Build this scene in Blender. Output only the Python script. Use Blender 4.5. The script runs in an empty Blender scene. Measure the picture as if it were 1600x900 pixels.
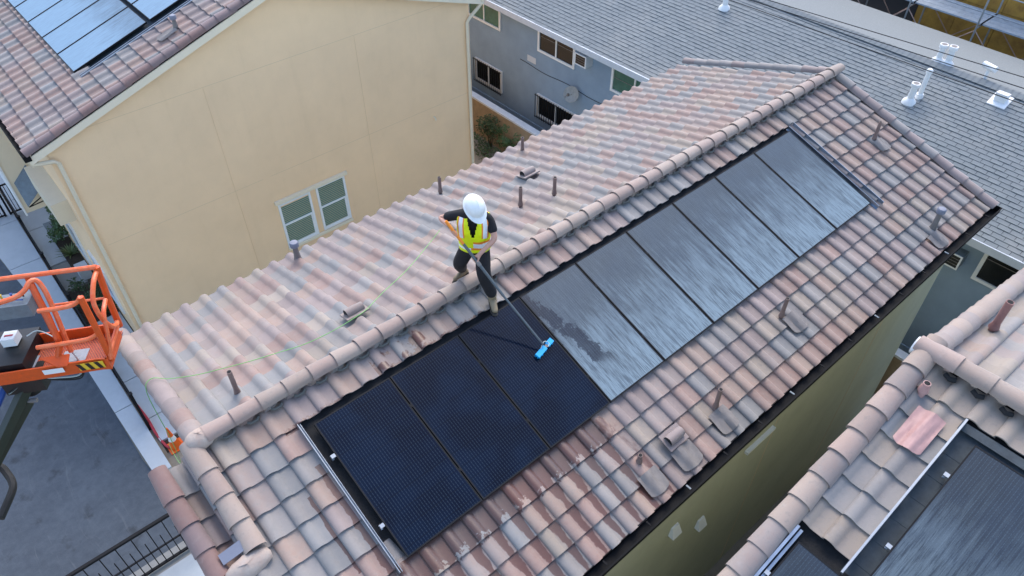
import bpy, bmesh, math, random
import numpy as np
from mathutils import Vector, Matrix
random.seed(7)
C = bpy.context.scene.collection
S = bpy.context.scene
R = math.radians

# ------------------------------------------------------------------ camera, sky, sun, exposure
ZR = 7.4                                  # height of the middle house's ridge above the ground
cam_d = bpy.data.cameras.new('camera')
cam = bpy.data.objects.new('camera', cam_d)
C.objects.link(cam)
cam.location = (-1.6014, -5.8123, ZR + 6.882)
cam.rotation_euler = (R(90 - 43.961), 0, R(48.926 - 90))
cam_d.sensor_width = 36
cam_d.lens = 36 * 1162.5 / 1600
cam_d.clip_start = 0.1
cam_d.clip_end = 2000
S.camera = cam

SUN_EL, SUN_AZ = 50, 46                  # azimuth clockwise from +Y
world = bpy.data.worlds.new('World')
S.world = world
world.use_nodes = True
wn = world.node_tree.nodes
wl = world.node_tree.links
for n in list(wn):
    wn.remove(n)
wo = wn.new('ShaderNodeOutputWorld')
bg = wn.new('ShaderNodeBackground')
sk = wn.new('ShaderNodeTexSky')
sk.sky_type = 'NISHITA'
sk.sun_disc = False
sk.sun_elevation = R(SUN_EL)
sk.sun_rotation = R(SUN_AZ)
sk.air_density = 1.0
sk.dust_density = 1.6
sk.ozone_density = 1.0
bg.inputs['Strength'].default_value = 0.15
wl.new(sk.outputs[0], bg.inputs[0])
wl.new(bg.outputs[0], wo.inputs[0])

sd = bpy.data.lights.new('sun', 'SUN')
sd.energy = .75
sd.angle = R(38)
sd.color = (1.0, 0.91, 0.79)
sun = bpy.data.objects.new('sun', sd)
C.objects.link(sun)
sv = Vector((math.sin(R(SUN_AZ)) * math.cos(R(SUN_EL)), math.cos(R(SUN_AZ)) * math.cos(R(SUN_EL)), math.sin(R(SUN_EL))))
sun.rotation_euler = sv.to_track_quat('Z', 'Y').to_euler()
sun.location = (0, 0, 40)
S.view_settings.view_transform = 'Standard'
S.view_settings.look = 'None'
S.view_settings.exposure = 1.55
S.view_settings.gamma = 1
S.view_settings.use_curve_mapping = False

# ------------------------------------------------------------------ materials
def mat(name, col, rough=0.8, metal=0.0, noise=0.0, nscale=6.0, col2=None, bump=0.0, bscale=60.0, spec=0.5, coat=0.0, detail=6, stretch=None):
    m = bpy.data.materials.new(name)
    m.use_nodes = True
    nt = m.node_tree
    b = nt.nodes['Principled BSDF']
    b.inputs['Roughness'].default_value = rough
    b.inputs['Metallic'].default_value = metal
    b.inputs['Specular IOR Level'].default_value = spec
    b.inputs['Coat Weight'].default_value = coat
    b.inputs['Base Color'].default_value = (*col, 1)
    if noise or bump:
        g = nt.nodes.new('ShaderNodeNewGeometry')
        src = g.outputs['Position']
        if stretch:
            mp = nt.nodes.new('ShaderNodeMapping')
            mp.inputs['Scale'].default_value = stretch
            nt.links.new(src, mp.inputs[0])
            src = mp.outputs[0]
    if noise:
        n = nt.nodes.new('ShaderNodeTexNoise')
        n.inputs['Scale'].default_value = nscale
        n.inputs['Detail'].default_value = detail
        n.inputs['Roughness'].default_value = 0.65
        nt.links.new(src, n.inputs['Vector'])
        r = nt.nodes.new('ShaderNodeMapRange')
        r.inputs['From Min'].default_value = 0.3
        r.inputs['From Max'].default_value = 0.7
        nt.links.new(n.outputs[0], r.inputs[0])
        mx = nt.nodes.new('ShaderNodeMix')
        mx.data_type = 'RGBA'
        c2 = col2 or tuple(c * (1 - noise) for c in col)
        mx.inputs['A'].default_value = (*col, 1)
        mx.inputs['B'].default_value = (*c2, 1)
        nt.links.new(r.outputs[0], mx.inputs['Factor'])
        nt.links.new(mx.outputs['Result'], b.inputs['Base Color'])
    if bump:
        n2 = nt.nodes.new('ShaderNodeTexNoise')
        n2.inputs['Scale'].default_value = bscale
        n2.inputs['Detail'].default_value = 4
        nt.links.new(src, n2.inputs['Vector'])
        bp = nt.nodes.new('ShaderNodeBump')
        bp.inputs['Strength'].default_value = bump
        bp.inputs['Distance'].default_value = 0.01
        nt.links.new(n2.outputs[0], bp.inputs['Height'])
        nt.links.new(bp.outputs[0], b.inputs['Normal'])
    return m

class NT:
    """tiny node helper"""
    def __init__(s, m):
        s.nt = m.node_tree
    def new(s, t, **kw):
        n = s.nt.nodes.new(t)
        for k, v in kw.items():
            setattr(n, k, v)
        return n
    def put(s, v, sock):
        if isinstance(v, (int, float)):
            sock.default_value = v
        elif isinstance(v, tuple):
            sock.default_value = v if len(v) == 4 or sock.type == 'VECTOR' else (*v, 1)
        else:
            s.nt.links.new(v, sock)
    def m(s, op, a, b=None, c=None):
        n = s.new('ShaderNodeMath', operation=op)
        s.put(a, n.inputs[0])
        if b is not None: s.put(b, n.inputs[1])
        if c is not None: s.put(c, n.inputs[2])
        return n.outputs[0]
    def step(s, v, a, b):                     # smoothstep a..b -> 0..1
        n = s.new('ShaderNodeMapRange', interpolation_type='SMOOTHSTEP')
        s.put(v, n.inputs[0]); n.inputs[1].default_value = a; n.inputs[2].default_value = b
        return n.outputs[0]
    def noise(s, vec, scale, detail=4, rough=0.6):
        n = s.new('ShaderNodeTexNoise')
        s.put(vec, n.inputs['Vector']); n.inputs['Scale'].default_value = scale
        n.inputs['Detail'].default_value = detail; n.inputs['Roughness'].default_value = rough
        return n.outputs[0]
    def xyz(s, x, y, z=0.0):
        n = s.new('ShaderNodeCombineXYZ')
        s.put(x, n.inputs[0]); s.put(y, n.inputs[1]); s.put(z, n.inputs[2])
        return n.outputs[0]
    def sep(s, v):
        n = s.new('ShaderNodeSeparateXYZ'); s.put(v, n.inputs[0]); return n.outputs
    def mix(s, f, a, b):
        n = s.new('ShaderNodeMix', data_type='RGBA')
        s.put(f, n.inputs['Factor']); s.put(a, n.inputs['A']); s.put(b, n.inputs['B'])
        return n.outputs['Result']

TH = R(17.889)
CO, SI = math.cos(TH), math.sin(TH)
TW, TE = 0.2953, 0.3275                   # tile cover width, course exposure

def tile_mat(name, c1, c2, wet=True):
    """weathered concrete tile: colour blended along the tile, speckle, and water stains where water ran"""
    m = bpy.data.materials.new(name); m.use_nodes = True
    N = NT(m); b = m.node_tree.nodes['Principled BSDF']
    pos = N.new('ShaderNodeNewGeometry').outputs['Position']
    oi = N.new('ShaderNodeObjectInfo')
    big = N.noise(pos, 3.1, 3); small = N.noise(pos, 90, 3); mid = N.noise(pos, 17, 4)
    f = N.m('ADD', N.m('MULTIPLY', N.step(big, .35, .65), .55), N.m('MULTIPLY', N.step(mid, .3, .7), .45))
    col = N.mix(f, c1, c2)
    grime = N.m('MULTIPLY', N.step(mid, .52, .75), .35)
    col = N.mix(grime, col, (0.17, 0.145, 0.13))
    pale = N.m('MULTIPLY', N.step(N.noise(pos, 7.3, 5), .58, .78), .22)
    col = N.mix(pale, col, (0.40, 0.36, 0.33))
    col = N.mix(N.m('MULTIPLY', N.step(small, .55, .8), .3), col, (0.12, 0.10, 0.09))
    rough = 0.72
    if wet:
        x, y, z = N.sep(pos)
        s_ = N.m('SUBTRACT', N.m('MULTIPLY', N.m('SUBTRACT', ZR, z), SI), N.m('MULTIPLY', y, CO))
        xl = N.m('FRACT', N.m('MULTIPLY', N.m('ADD', x, -1.622 + TW * 40), 1 / TW))
        d = N.m('SUBTRACT', s_, 2.42)
        wob = N.m('SUBTRACT', N.noise(N.xyz(N.m('MULTIPLY', x, 9.0), N.m('MULTIPLY', s_, 5.0)), 1.0, 3), .5)
        wob2 = N.m('SUBTRACT', N.noise(N.xyz(N.m('MULTIPLY', x, 26.0), N.m('MULTIPLY', s_, 20.0)), 1.0, 4), .5)
        # streams in the pans, narrower the farther down
        frac = N.m('FRACT', N.m('MULTIPLY', N.m('ADD', N.m('SUBTRACT', s_, 2.395), 3.275), 1 / TE))
        w = N.m('SUBTRACT', N.m('ADD', .26, N.m('MULTIPLY', wob, .34)), N.m('MULTIPLY', d, .06))
        w = N.m('SUBTRACT', w, N.m('MULTIPLY', frac, .10))
        stream = N.step(N.m('SUBTRACT', w, N.m('ABSOLUTE', N.m('SUBTRACT', xl, .76))), -.03, .03)
        # first course: soaked except for dry islands on the barrels
        isl = N.m('ADD', N.m('ADD', wob, N.m('MULTIPLY', wob2, .7)), N.m('SUBTRACT', .48, N.m('MULTIPLY', d, 1.65)))
        soak = N.m('MULTIPLY', N.step(isl, -.05, .05), N.m('LESS_THAN', d, .34))
        run = N.m('MAXIMUM', stream, soak)
        rng = N.m('MULTIPLY', N.step(N.m('ADD', x, N.m('MULTIPLY', wob, .5)), -.20, -.05),
                  N.m('SUBTRACT', 1.0, N.step(N.m('ADD', N.m('ADD', x, N.m('MULTIPLY', wob, .6)), N.m('MULTIPLY', d, -.25)), 2.75, 3.0)))
        rng = N.m('MULTIPLY', rng, N.m('GREATER_THAN', d, -.05))
        wetm = N.m('MULTIPLY', run, rng)
        # trickles beside the left flashing
        def trickle(x0, wd, s0, s1):
            t = N.m('SUBTRACT', N.m('ADD', wd, N.m('MULTIPLY', wob, wd * 1.6)), N.m('ABSOLUTE', N.m('ADD', N.m('SUBTRACT', x, x0), N.m('MULTIPLY', wob, .05))))
            t = N.step(t, -.004, .004)
            return N.m('MULTIPLY', t, N.m('MULTIPLY', N.m('GREATER_THAN', s_, s0), N.m('LESS_THAN', s_, s1)))
        wetm = N.m('MAXIMUM', wetm, trickle(-.205, .035, .95, 2.45))
        wetm = N.m('MAXIMUM', wetm, trickle(-.47, .020, 1.2, 2.2))
        # damp tips above the panels
        tip = N.m('MULTIPLY', N.step(N.m('ADD', N.m('SUBTRACT', s_, .40), N.m('MULTIPLY', wob2, .16)), -.01, .03), N.m('LESS_THAN', s_, .47))
        tip2 = N.m('MULTIPLY', N.step(N.m('ADD', N.m('SUBTRACT', s_, .14), N.m('MULTIPLY', wob, .5)), .0, .05), N.m('MULTIPLY', N.m('GREATER_THAN', x, .98), N.m('LESS_THAN', x, 1.75)))
        tip = N.m('MAXIMUM', N.m('MULTIPLY', tip, N.step(N.m('ADD', N.noise(pos, 2.2, 2), 0.0), .45, .55)), N.m('MULTIPLY', tip2, N.step(N.noise(pos, 5.0, 3), .45, .52)))
        tip = N.m('MULTIPLY', tip, N.m('MULTIPLY', N.m('MULTIPLY', N.m('GREATER_THAN', x, -.3), N.m('LESS_THAN', x, 2.6)), N.m('LESS_THAN', s_, .5)))
        wetm = N.m('MAXIMUM', wetm, tip)
        wetm = N.m('MULTIPLY', wetm, N.m('MULTIPLY', N.m('LESS_THAN', y, -.05), N.m('GREATER_THAN', y, -3.75)))
        dark = N.new('ShaderNodeMix', data_type='RGBA', blend_type='MULTIPLY')
        dark.inputs['Factor'].default_value = 1
        N.put(col, dark.inputs['A']); dark.inputs['B'].default_value = (.38, .22, .19, 1)
        col = N.mix(wetm, col, dark.outputs['Result'])
        N.put(N.m('SUBTRACT', rough, N.m('MULTIPLY', wetm, .42)), b.inputs['Roughness'])
    else:
        b.inputs['Roughness'].default_value = rough
    b.inputs['Sheen Weight'].default_value = .18; b.inputs['Sheen Roughness'].default_value = .5
    # small tone shift per piece
    hs = N.new('ShaderNodeHueSaturation')
    N.put(N.m('ADD', .88, N.m('MULTIPLY', oi.outputs['Random'], .24)), hs.inputs['Value'])
    N.put(col, hs.inputs['Color'])
    N.put(hs.outputs[0], b.inputs['Base Color'])
    bp = N.new('ShaderNodeBump'); bp.inputs['Strength'].default_value = .25; bp.inputs['Distance'].default_value = .006
    N.put(small, bp.inputs['Height']); N.put(bp.outputs[0], b.inputs['Normal'])
    return m

PAL = [((.250, .160, .132), (.285, .204, .172)), ((.282, .194, .155), (.302, .232, .190)), ((.258, .194, .168), (.262, .220, .200)),
       ((.208, .194, .184), (.255, .230, .212)), ((.190, .187, .184), (.228, .216, .205)), ((.228, .178, .164), (.270, .212, .193)), ((.285, .232, .184), (.272, .230, .197))]
TM = [tile_mat('roof tile %s' % n, a, b) for n, (a, b) in zip(('rose', 'salmon', 'dusty rose', 'ash', 'slate', 'mauve', 'buff'), PAL)]
DARK_PAL = [((.20, .115, .10), (.23, .14, .12)), ((.185, .13, .125), (.22, .15, .14))]
TMB = [tile_mat('brown rake tile', a, b, False) for a, b in DARK_PAL]
CAPM = [tile_mat('ridge cap tan', (.31, .23, .185), (.33, .26, .215)), tile_mat('ridge cap rose', (.30, .21, .172), (.315, .235, .198))]

M = {}
M['stucco'] = mat('tan stucco', (.89, .635, .39), .92, noise=.08, nscale=.9, bump=.35, bscale=70, spec=.2)
def stucco_runs(m, amt):
    N = NT(m); b = m.node_tree.nodes['Principled BSDF']; l = b.inputs['Base Color'].links[0]; src = l.from_socket
    pos = N.new('ShaderNodeNewGeometry').outputs['Position']
    x, y, z = N.sep(pos)
    run = N.noise(N.xyz(N.m('MULTIPLY', x, 5.0), N.m('MULTIPLY', y, 5.0), N.m('MULTIPLY', z, .35)), 1.0, 5, .65)
    blot = N.noise(pos, 2.6, 7, .7)
    f = N.m('ADD', N.m('MULTIPLY', N.step(run, .5, .8), amt), N.m('MULTIPLY', N.step(blot, .5, .75), amt * .7))
    mu = N.new('ShaderNodeMix', data_type='RGBA', blend_type='MULTIPLY')
    N.put(f, mu.inputs['Factor']); N.put(src, mu.inputs['A']); mu.inputs['B'].default_value = (.72, .68, .63, 1)
    N.put(mu.outputs['Result'], b.inputs['Base Color'])
stucco_runs(M['stucco'], .11)
M['stucco_front'] = mat('khaki stucco', (.50, .50, .365), .92, noise=.12, nscale=1.1, bump=.35, bscale=70, spec=.2)
stucco_runs(M['stucco_front'], .25)
M['cream'] = mat('cream trim', (.80, .70, .53), .6, noise=.06, nscale=4)
M['cream_pipe'] = mat('cream downspout', (.74, .64, .47), .5, noise=.05)
M['joint'] = mat('stucco joint', (.70, .51, .32), .9)
M['gutter'] = mat('black gutter', (.009, .009, .010), .75, spec=.15, noise=.3, nscale=9)
M['steel'] = mat('galvanised steel', (.42, .45, .48), .45, metal=.8, noise=.2, nscale=8)
M['flash_blue'] = mat('flashing steel', (.42, .48, .55), .28, metal=.9, noise=.35, nscale=5)
M['underlay'] = mat('black roofing felt', (.013, .014, .016), .9, noise=.5, nscale=14, bump=.5, bscale=40)
M['slate_course'] = mat('grey felt course', (.055, .07, .08), .8, noise=.4, nscale=9)
M['lead'] = mat('painted lead flashing', (.215, .192, .178), .6, noise=.25, nscale=9)
M['lead_pink'] = mat('pink painted flashing', (.50, .29, .26), .55, noise=.2, nscale=8)
M['pipe_brown'] = mat('brown painted pipe', (.22, .15, .13), .6, noise=.2, nscale=20)
M['pipe_red'] = mat('red brown painted pipe', (.30, .15, .13), .6, noise=.2, nscale=20)
M['pipe_black'] = mat('pipe bore', (.008, .008, .008), .9)
M['cap_grey'] = mat('grey vent cap', (.20, .21, .26), .55, noise=.15)
M['cap_dark'] = mat('weathered mesh', (.10, .10, .09), .9)
M['mortar'] = mat('ridge mortar', (.40, .29, .235), .9, noise=.35, nscale=7, col2=(.42, .36, .31), bump=.5, bscale=30)
M['black_frame'] = mat('black anodised frame', (.010, .011, .013), .6, noise=.2, spec=.2)
M['white'] = mat('white paint', (.78, .79, .78), .5, noise=.06, nscale=6)
M['white_pipe'] = mat('white pvc', (.80, .80, .79), .45, noise=.08, nscale=8)
M['blind'] = mat('green tinted blind', (.13, .25, .20), .35, noise=.1)
M['glass_dark'] = mat('dark window glass', (.012, .014, .016), .08)
M['glass_green'] = mat('green tinted glass', (.06, .17, .13), .12, noise=.4, nscale=3)
M['grey_wall'] = mat('blue grey stucco', (.27, .36, .46), .9, noise=.16, nscale=1.4, bump=.3, bscale=60, spec=.2)
M['fascia'] = mat('grey white fascia', (.58, .62, .66), .6, noise=.1)
M['roll_roof'] = mat('mineral roll roofing', (.25, .27, .27), .95, noise=.25, nscale=30, bump=.3, bscale=90)
M['iron'] = mat('black iron', (.010, .010, .012), .7, spec=.2)
M['asphalt'] = mat('sealed asphalt', (.045, .055, .066), .75, noise=.0)
M['dish'] = mat('weathered dish', (.36, .37, .36), .55, noise=.25, nscale=12)
M['block'] = mat('tan block wall', (.34, .26, .17), .95, noise=.3, nscale=5, bump=.5, bscale=40)
M['leaf_dark'] = mat('dark leaf', (.025, .055, .018), .6, noise=.4, nscale=12, col2=(.05, .09, .03))
M['leaf'] = mat('green leaf', (.045, .10, .03), .55, noise=.4, nscale=12, col2=(.07, .13, .045))
M['leaf_yucca'] = mat('pale blade leaf', (.14, .20, .075), .55, noise=.3, nscale=12)
M['bark'] = mat('bark', (.07, .05, .035), .9)
M['soil'] = mat('planter soil', (.055, .04, .028), .95, noise=.5, nscale=14, bump=.8, bscale=30)
M['orange'] = mat('orange machine paint', (.70, .085, .006), .42, noise=.5, nscale=16, col2=(.52, .075, .012))
M['orange_worn_sky'] = mat('scuffed orange tube with sky glint', (.72, .095, .012), .40, noise=.35, nscale=12, col2=(.74, .20, .085))  # salmon second tone paints sky reflection into the scuffed orange
M['mesh_floor'] = mat('grated floor', (.20, .085, .085), .7, noise=.4, nscale=60)
M['mach_black'] = mat('black machine steel', (.012, .012, .013), .42, noise=.3, nscale=8)
M['mach_grey'] = mat('grey control box', (.16, .20, .23), .5, noise=.3, nscale=10)
M['olive'] = mat('dark olive boom paint', (.035, .04, .028), .45, noise=.25, nscale=6)
M['yellow'] = mat('yellow decal', (.75, .48, .03), .5)
M['blue_hose'] = mat('blue hose', (.02, .07, .28), .45)
M['rubber'] = mat('rubber', (.02, .02, .02), .8, noise=.3)
M['red'] = mat('red strap', (.40, .03, .045), .6)
M['cone'] = mat('cone orange', (.80, .13, .01), .5)
M['rope'] = mat('green rope', (.20, .48, .12), .6)
M['sheath'] = mat('ochre sheathing board', (.52, .29, .05), .9, noise=.4, nscale=3, col2=(.27, .135, .03), detail=10)
M['dark_open'] = mat('dark unlit opening', (.03, .026, .022), .9)
M['scaf'] = mat('galvanised tube', (.42, .45, .47), .4, metal=.6, noise=.3)
M['scaf_pink'] = mat('rusty brace', (.45, .30, .24), .6, noise=.3)
M['plank'] = mat('grey plank', (.38, .43, .48), .8, noise=.3, nscale=6)
M['wire'] = mat('black cable', (.015, .015, .016), .7)
M['skin'] = mat('skin', (.56, .30, .22), .55, noise=.1, nscale=20)
M['shirt'] = mat('black shirt', (.010, .010, .014), .9, noise=.4, nscale=14, bump=.9, bscale=16)
M['trouser'] = mat('black work trousers', (.016, .013, .015), .9, noise=.5, nscale=10, bump=.6, bscale=22)
M['hivis'] = mat('high visibility yellow', (.82, .92, .0), .6, noise=.18, nscale=14, bump=.8, bscale=18)
M['silver'] = mat('reflective silver', (.78, .80, .82), .35)
M['hv_orange'] = mat('high visibility orange', (.86, .26, .02), .6)
M['helmet'] = mat('white helmet shell', (.84, .84, .82), .38, noise=.10, nscale=18)
M['boot'] = mat('tan work boot', (.30, .23, .14), .8, noise=.3, nscale=16)
M['sole'] = mat('boot sole', (.05, .04, .03), .9)
M['glove'] = mat('patterned glove', (.36, .30, .22), .85, noise=.7, nscale=40)
M['hair'] = mat('brown hair', (.03, .018, .012), .7)
M['pole'] = mat('grey carbon pole', (.10, .115, .125), .35, noise=.2)
M['brush'] = mat('cyan brush', (.0, .36, .74), .5, noise=.1, nscale=30)
M['hose_clear'] = mat('pale hose', (.45, .52, .5), .4)

def concrete(name, c1, c2, streak=False):
    m = bpy.data.materials.new(name); m.use_nodes = True
    N = NT(m); b = m.node_tree.nodes['Principled BSDF']
    pos = N.new('ShaderNodeNewGeometry').outputs['Position']
    a = N.noise(pos, .55, 8, .7); d = N.noise(pos, 5, 6, .7); e = N.noise(pos, 60, 3)
    f = N.m('ADD', N.m('MULTIPLY', N.step(a, .3, .7), .6), N.m('MULTIPLY', N.step(d, .3, .7), .4))
    col = N.mix(f, c1, c2)
    col = N.mix(N.m('MULTIPLY', N.step(e, .6, .8), .35), col, tuple(v * .6 for v in c1))
    if streak:
        sp = N.m('MULTIPLY', N.step(N.noise(pos, 11, 6, .8), .66, .74), .5)
        col = N.mix(sp, col, (.16, .18, .20))
        dk = N.m('MULTIPLY', N.step(N.noise(pos, 1.7, 4, .6), .58, .7), .55)
        col = N.mix(dk, col, (.022, .025, .03))
        px_, py_, pz_ = N.sep(pos)
        tyre = N.noise(N.xyz(N.m('ADD', N.m('MULTIPLY', px_, 7.0), N.m('MULTIPLY', N.noise(pos, .35, 2), 9.0)), N.m('MULTIPLY', py_, .45)), 1.0, 6, .75)
        col = N.mix(N.m('MULTIPLY', N.step(tyre, .55, .7), .45), col, (.12, .135, .15))
    N.put(col, b.inputs['Base Color']); b.inputs['Roughness'].default_value = .85
    bp = N.new('ShaderNodeBump'); bp.inputs['Strength'].default_value = .3; bp.inputs['Distance'].default_value = .01
    N.put(e, bp.inputs['Height']); N.put(bp.outputs[0], b.inputs['Normal'])
    return m
M['asphalt'] = concrete('sealed asphalt drive', (.042, .053, .069), (.086, .104, .126), True)
M['concrete'] = concrete('pale concrete', (.47, .505, .53), (.40, .43, .455))
M['concrete_dark'] = concrete('grey concrete', (.22, .225, .22), (.28, .28, .27))
M['dirt'] = concrete('bare ground', (.20, .17, .13), (.26, .23, .19))

def shingle_mat():
    m = bpy.data.materials.new('grey asphalt shingle'); m.use_nodes = True
    N = NT(m); b = m.node_tree.nodes['Principled BSDF']
    at = N.new('ShaderNodeAttribute'); at.attribute_name = 'tone'
    pos = N.new('ShaderNodeNewGeometry').outputs['Position']
    col = N.mix(at.outputs['Fac'], (.155, .176, .185), (.200, .223, .230))
    col = N.mix(N.m('MULTIPLY', N.step(N.noise(pos, 130, 2), .5, .75), .45), col, (.10, .105, .11))
    col = N.mix(N.m('MULTIPLY', N.step(N.noise(pos, .7, 4), .45, .7), .25), col, (.33, .32, .29))
    N.put(col, b.inputs['Base Color']); b.inputs['Roughness'].default_value = .9
    return m
M['shingle'] = shingle_mat()

PW, PL = 1.035, 1.85                       # solar panel width and length
def panel_mat(name, kind):
    m = bpy.data.materials.new(name); m.use_nodes = True
    N = NT(m); b = m.node_tree.nodes['Principled BSDF']
    tc = N.new('ShaderNodeTexCoord'); o = tc.outputs['Object']
    x, y, z = N.sep(o)
    oi = N.new('ShaderNodeObjectInfo'); rnd = oi.outputs['Random']
    xr = N.m('ADD', x, N.m('MULTIPLY', rnd, 37.0))
    # cells: faint gaps and pale busbar dashes
    fx = N.m('FRACT', N.m('MULTIPLY', x, 29.0)); fy = N.m('FRACT', N.m('MULTIPLY', y, 25.0))
    dash = N.m('MULTIPLY', N.m('LESS_THAN', N.m('ABSOLUTE', N.m('SUBTRACT', fx, .5)), .11), N.m('GREATER_THAN', fy, .22))
    gy = N.m('LESS_THAN', N.m('ABSOLUTE', N.m('SUBTRACT', N.m('FRACT', N.m('ADD', N.m('MULTIPLY', y, 10.0 / 1.82), .0)), .5)), .022)
    cell = N.mix(N.step(N.noise(N.xyz(xr, y), 1.6, 2), .35, .65), (.0016, .0035, .011), (.0028, .0075, .021))
    cell = N.mix(N.m('MULTIPLY', dash, .30), cell, (.055, .08, .11))
    cell = N.mix(N.m('MULTIPLY', gy, .5), cell, (.004, .005, .008))
    if kind == 'clean':
        N.put(cell, b.inputs['Base Color']); b.inputs['Roughness'].default_value = .10
        b.inputs['Specular IOR Level'].default_value = .16
        return m
    fine = N.noise(N.xyz(N.m('MULTIPLY', xr, 95.0), N.m('MULTIPLY', y, 5.0), N.m('MULTIPLY', rnd, 9.0)), 1.0, 3, .6)
    med = N.noise(N.xyz(N.m('MULTIPLY', xr, 17.0), N.m('MULTIPLY', y, 1.7)), 1.0, 4, .6)
    cloud = N.noise(N.xyz(N.m('MULTIPLY', xr, 2.4), N.m('MULTIPLY', y, 1.9)), 1.0, 4, .6)
    grain = N.noise(N.xyz(xr, y), 120.0, 2, .6)
    low = N.m('SUBTRACT', 1.0, N.m('MULTIPLY', y, 1 / PL))              # 0 at the top, 1 at the lower edge
    lvl = N.m('ADD', N.m('ADD', N.m('MULTIPLY', low, .62), N.m('MULTIPLY', N.m('SUBTRACT', cloud, .5), .45)), -.06 if kind != 'blue' else .25)
    lvl = N.m('ADD', lvl, N.m('MULTIPLY', N.m('SUBTRACT', med, .5), .45))
    base = N.step(lvl, .0, .62)
    streak = N.step(N.m('ADD', fine, N.m('MULTIPLY', N.m('SUBTRACT', med, .5), .7)), .34, .56)
    if kind == 'blue':
        streak = N.m('ADD', .75, N.m('MULTIPLY', streak, .25))
    dust = N.m('ADD', .24, N.m('MULTIPLY', N.m('MULTIPLY', base, N.m('ADD', .30, N.m('MULTIPLY', streak, .70))), .72))
    dust = N.m('ADD', dust, N.m('MULTIPLY', N.m('SUBTRACT', grain, .5), .46))
    dust = N.m('ADD', dust, N.m('MULTIPLY', N.m('SUBTRACT', fine, .5), .26))
    if kind == 'navy':
        dust = N.m('MULTIPLY', dust, .50)
    if kind == 'splash':                                                # cleaned, splashed zone near the wet neighbour
        edge = N.m('SUBTRACT', N.m('ADD', N.m('MULTIPLY', N.m('SUBTRACT', N.noise(N.xyz(N.m('MULTIPLY', x, 5.0), N.m('MULTIPLY', y, 4.0)), 1.0, 5, .7), .5), 1.1), N.m('MULTIPLY', N.m('SUBTRACT', fine, .5), .25)),
                       N.m('ABSOLUTE', N.m('SUBTRACT', N.m('ADD', N.m('MULTIPLY', N.m('SUBTRACT', PL, y), .30), -.02), x)))
        wetp = N.m('MULTIPLY', N.step(edge, -.14, -.08), N.step(y, .35, .6))
        dust = N.m('MULTIPLY', dust, N.m('SUBTRACT', 1.0, N.m('MULTIPLY', wetp, .80)))
    dcol = (.185, .25, .29) if kind != 'blue' else (.20, .31, .41)  # blue kind: sky reflection painted in as a bluer dust tone
    N.put(N.mix(dust, cell, dcol), b.inputs['Base Color'])
    N.put(N.m('ADD', .26, N.m('MULTIPLY', dust, .45)), b.inputs['Roughness']); b.inputs['Specular IOR Level'].default_value = .3
    return m
PM = {k: panel_mat('solar glass ' + k, k) for k in ('clean', 'dusty', 'splash', 'blue', 'navy')}

# ------------------------------------------------------------------ mesh helpers
OFF = {}
def off(o):
    return OFF.get(o, Vector((0, 0, 0)))

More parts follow.
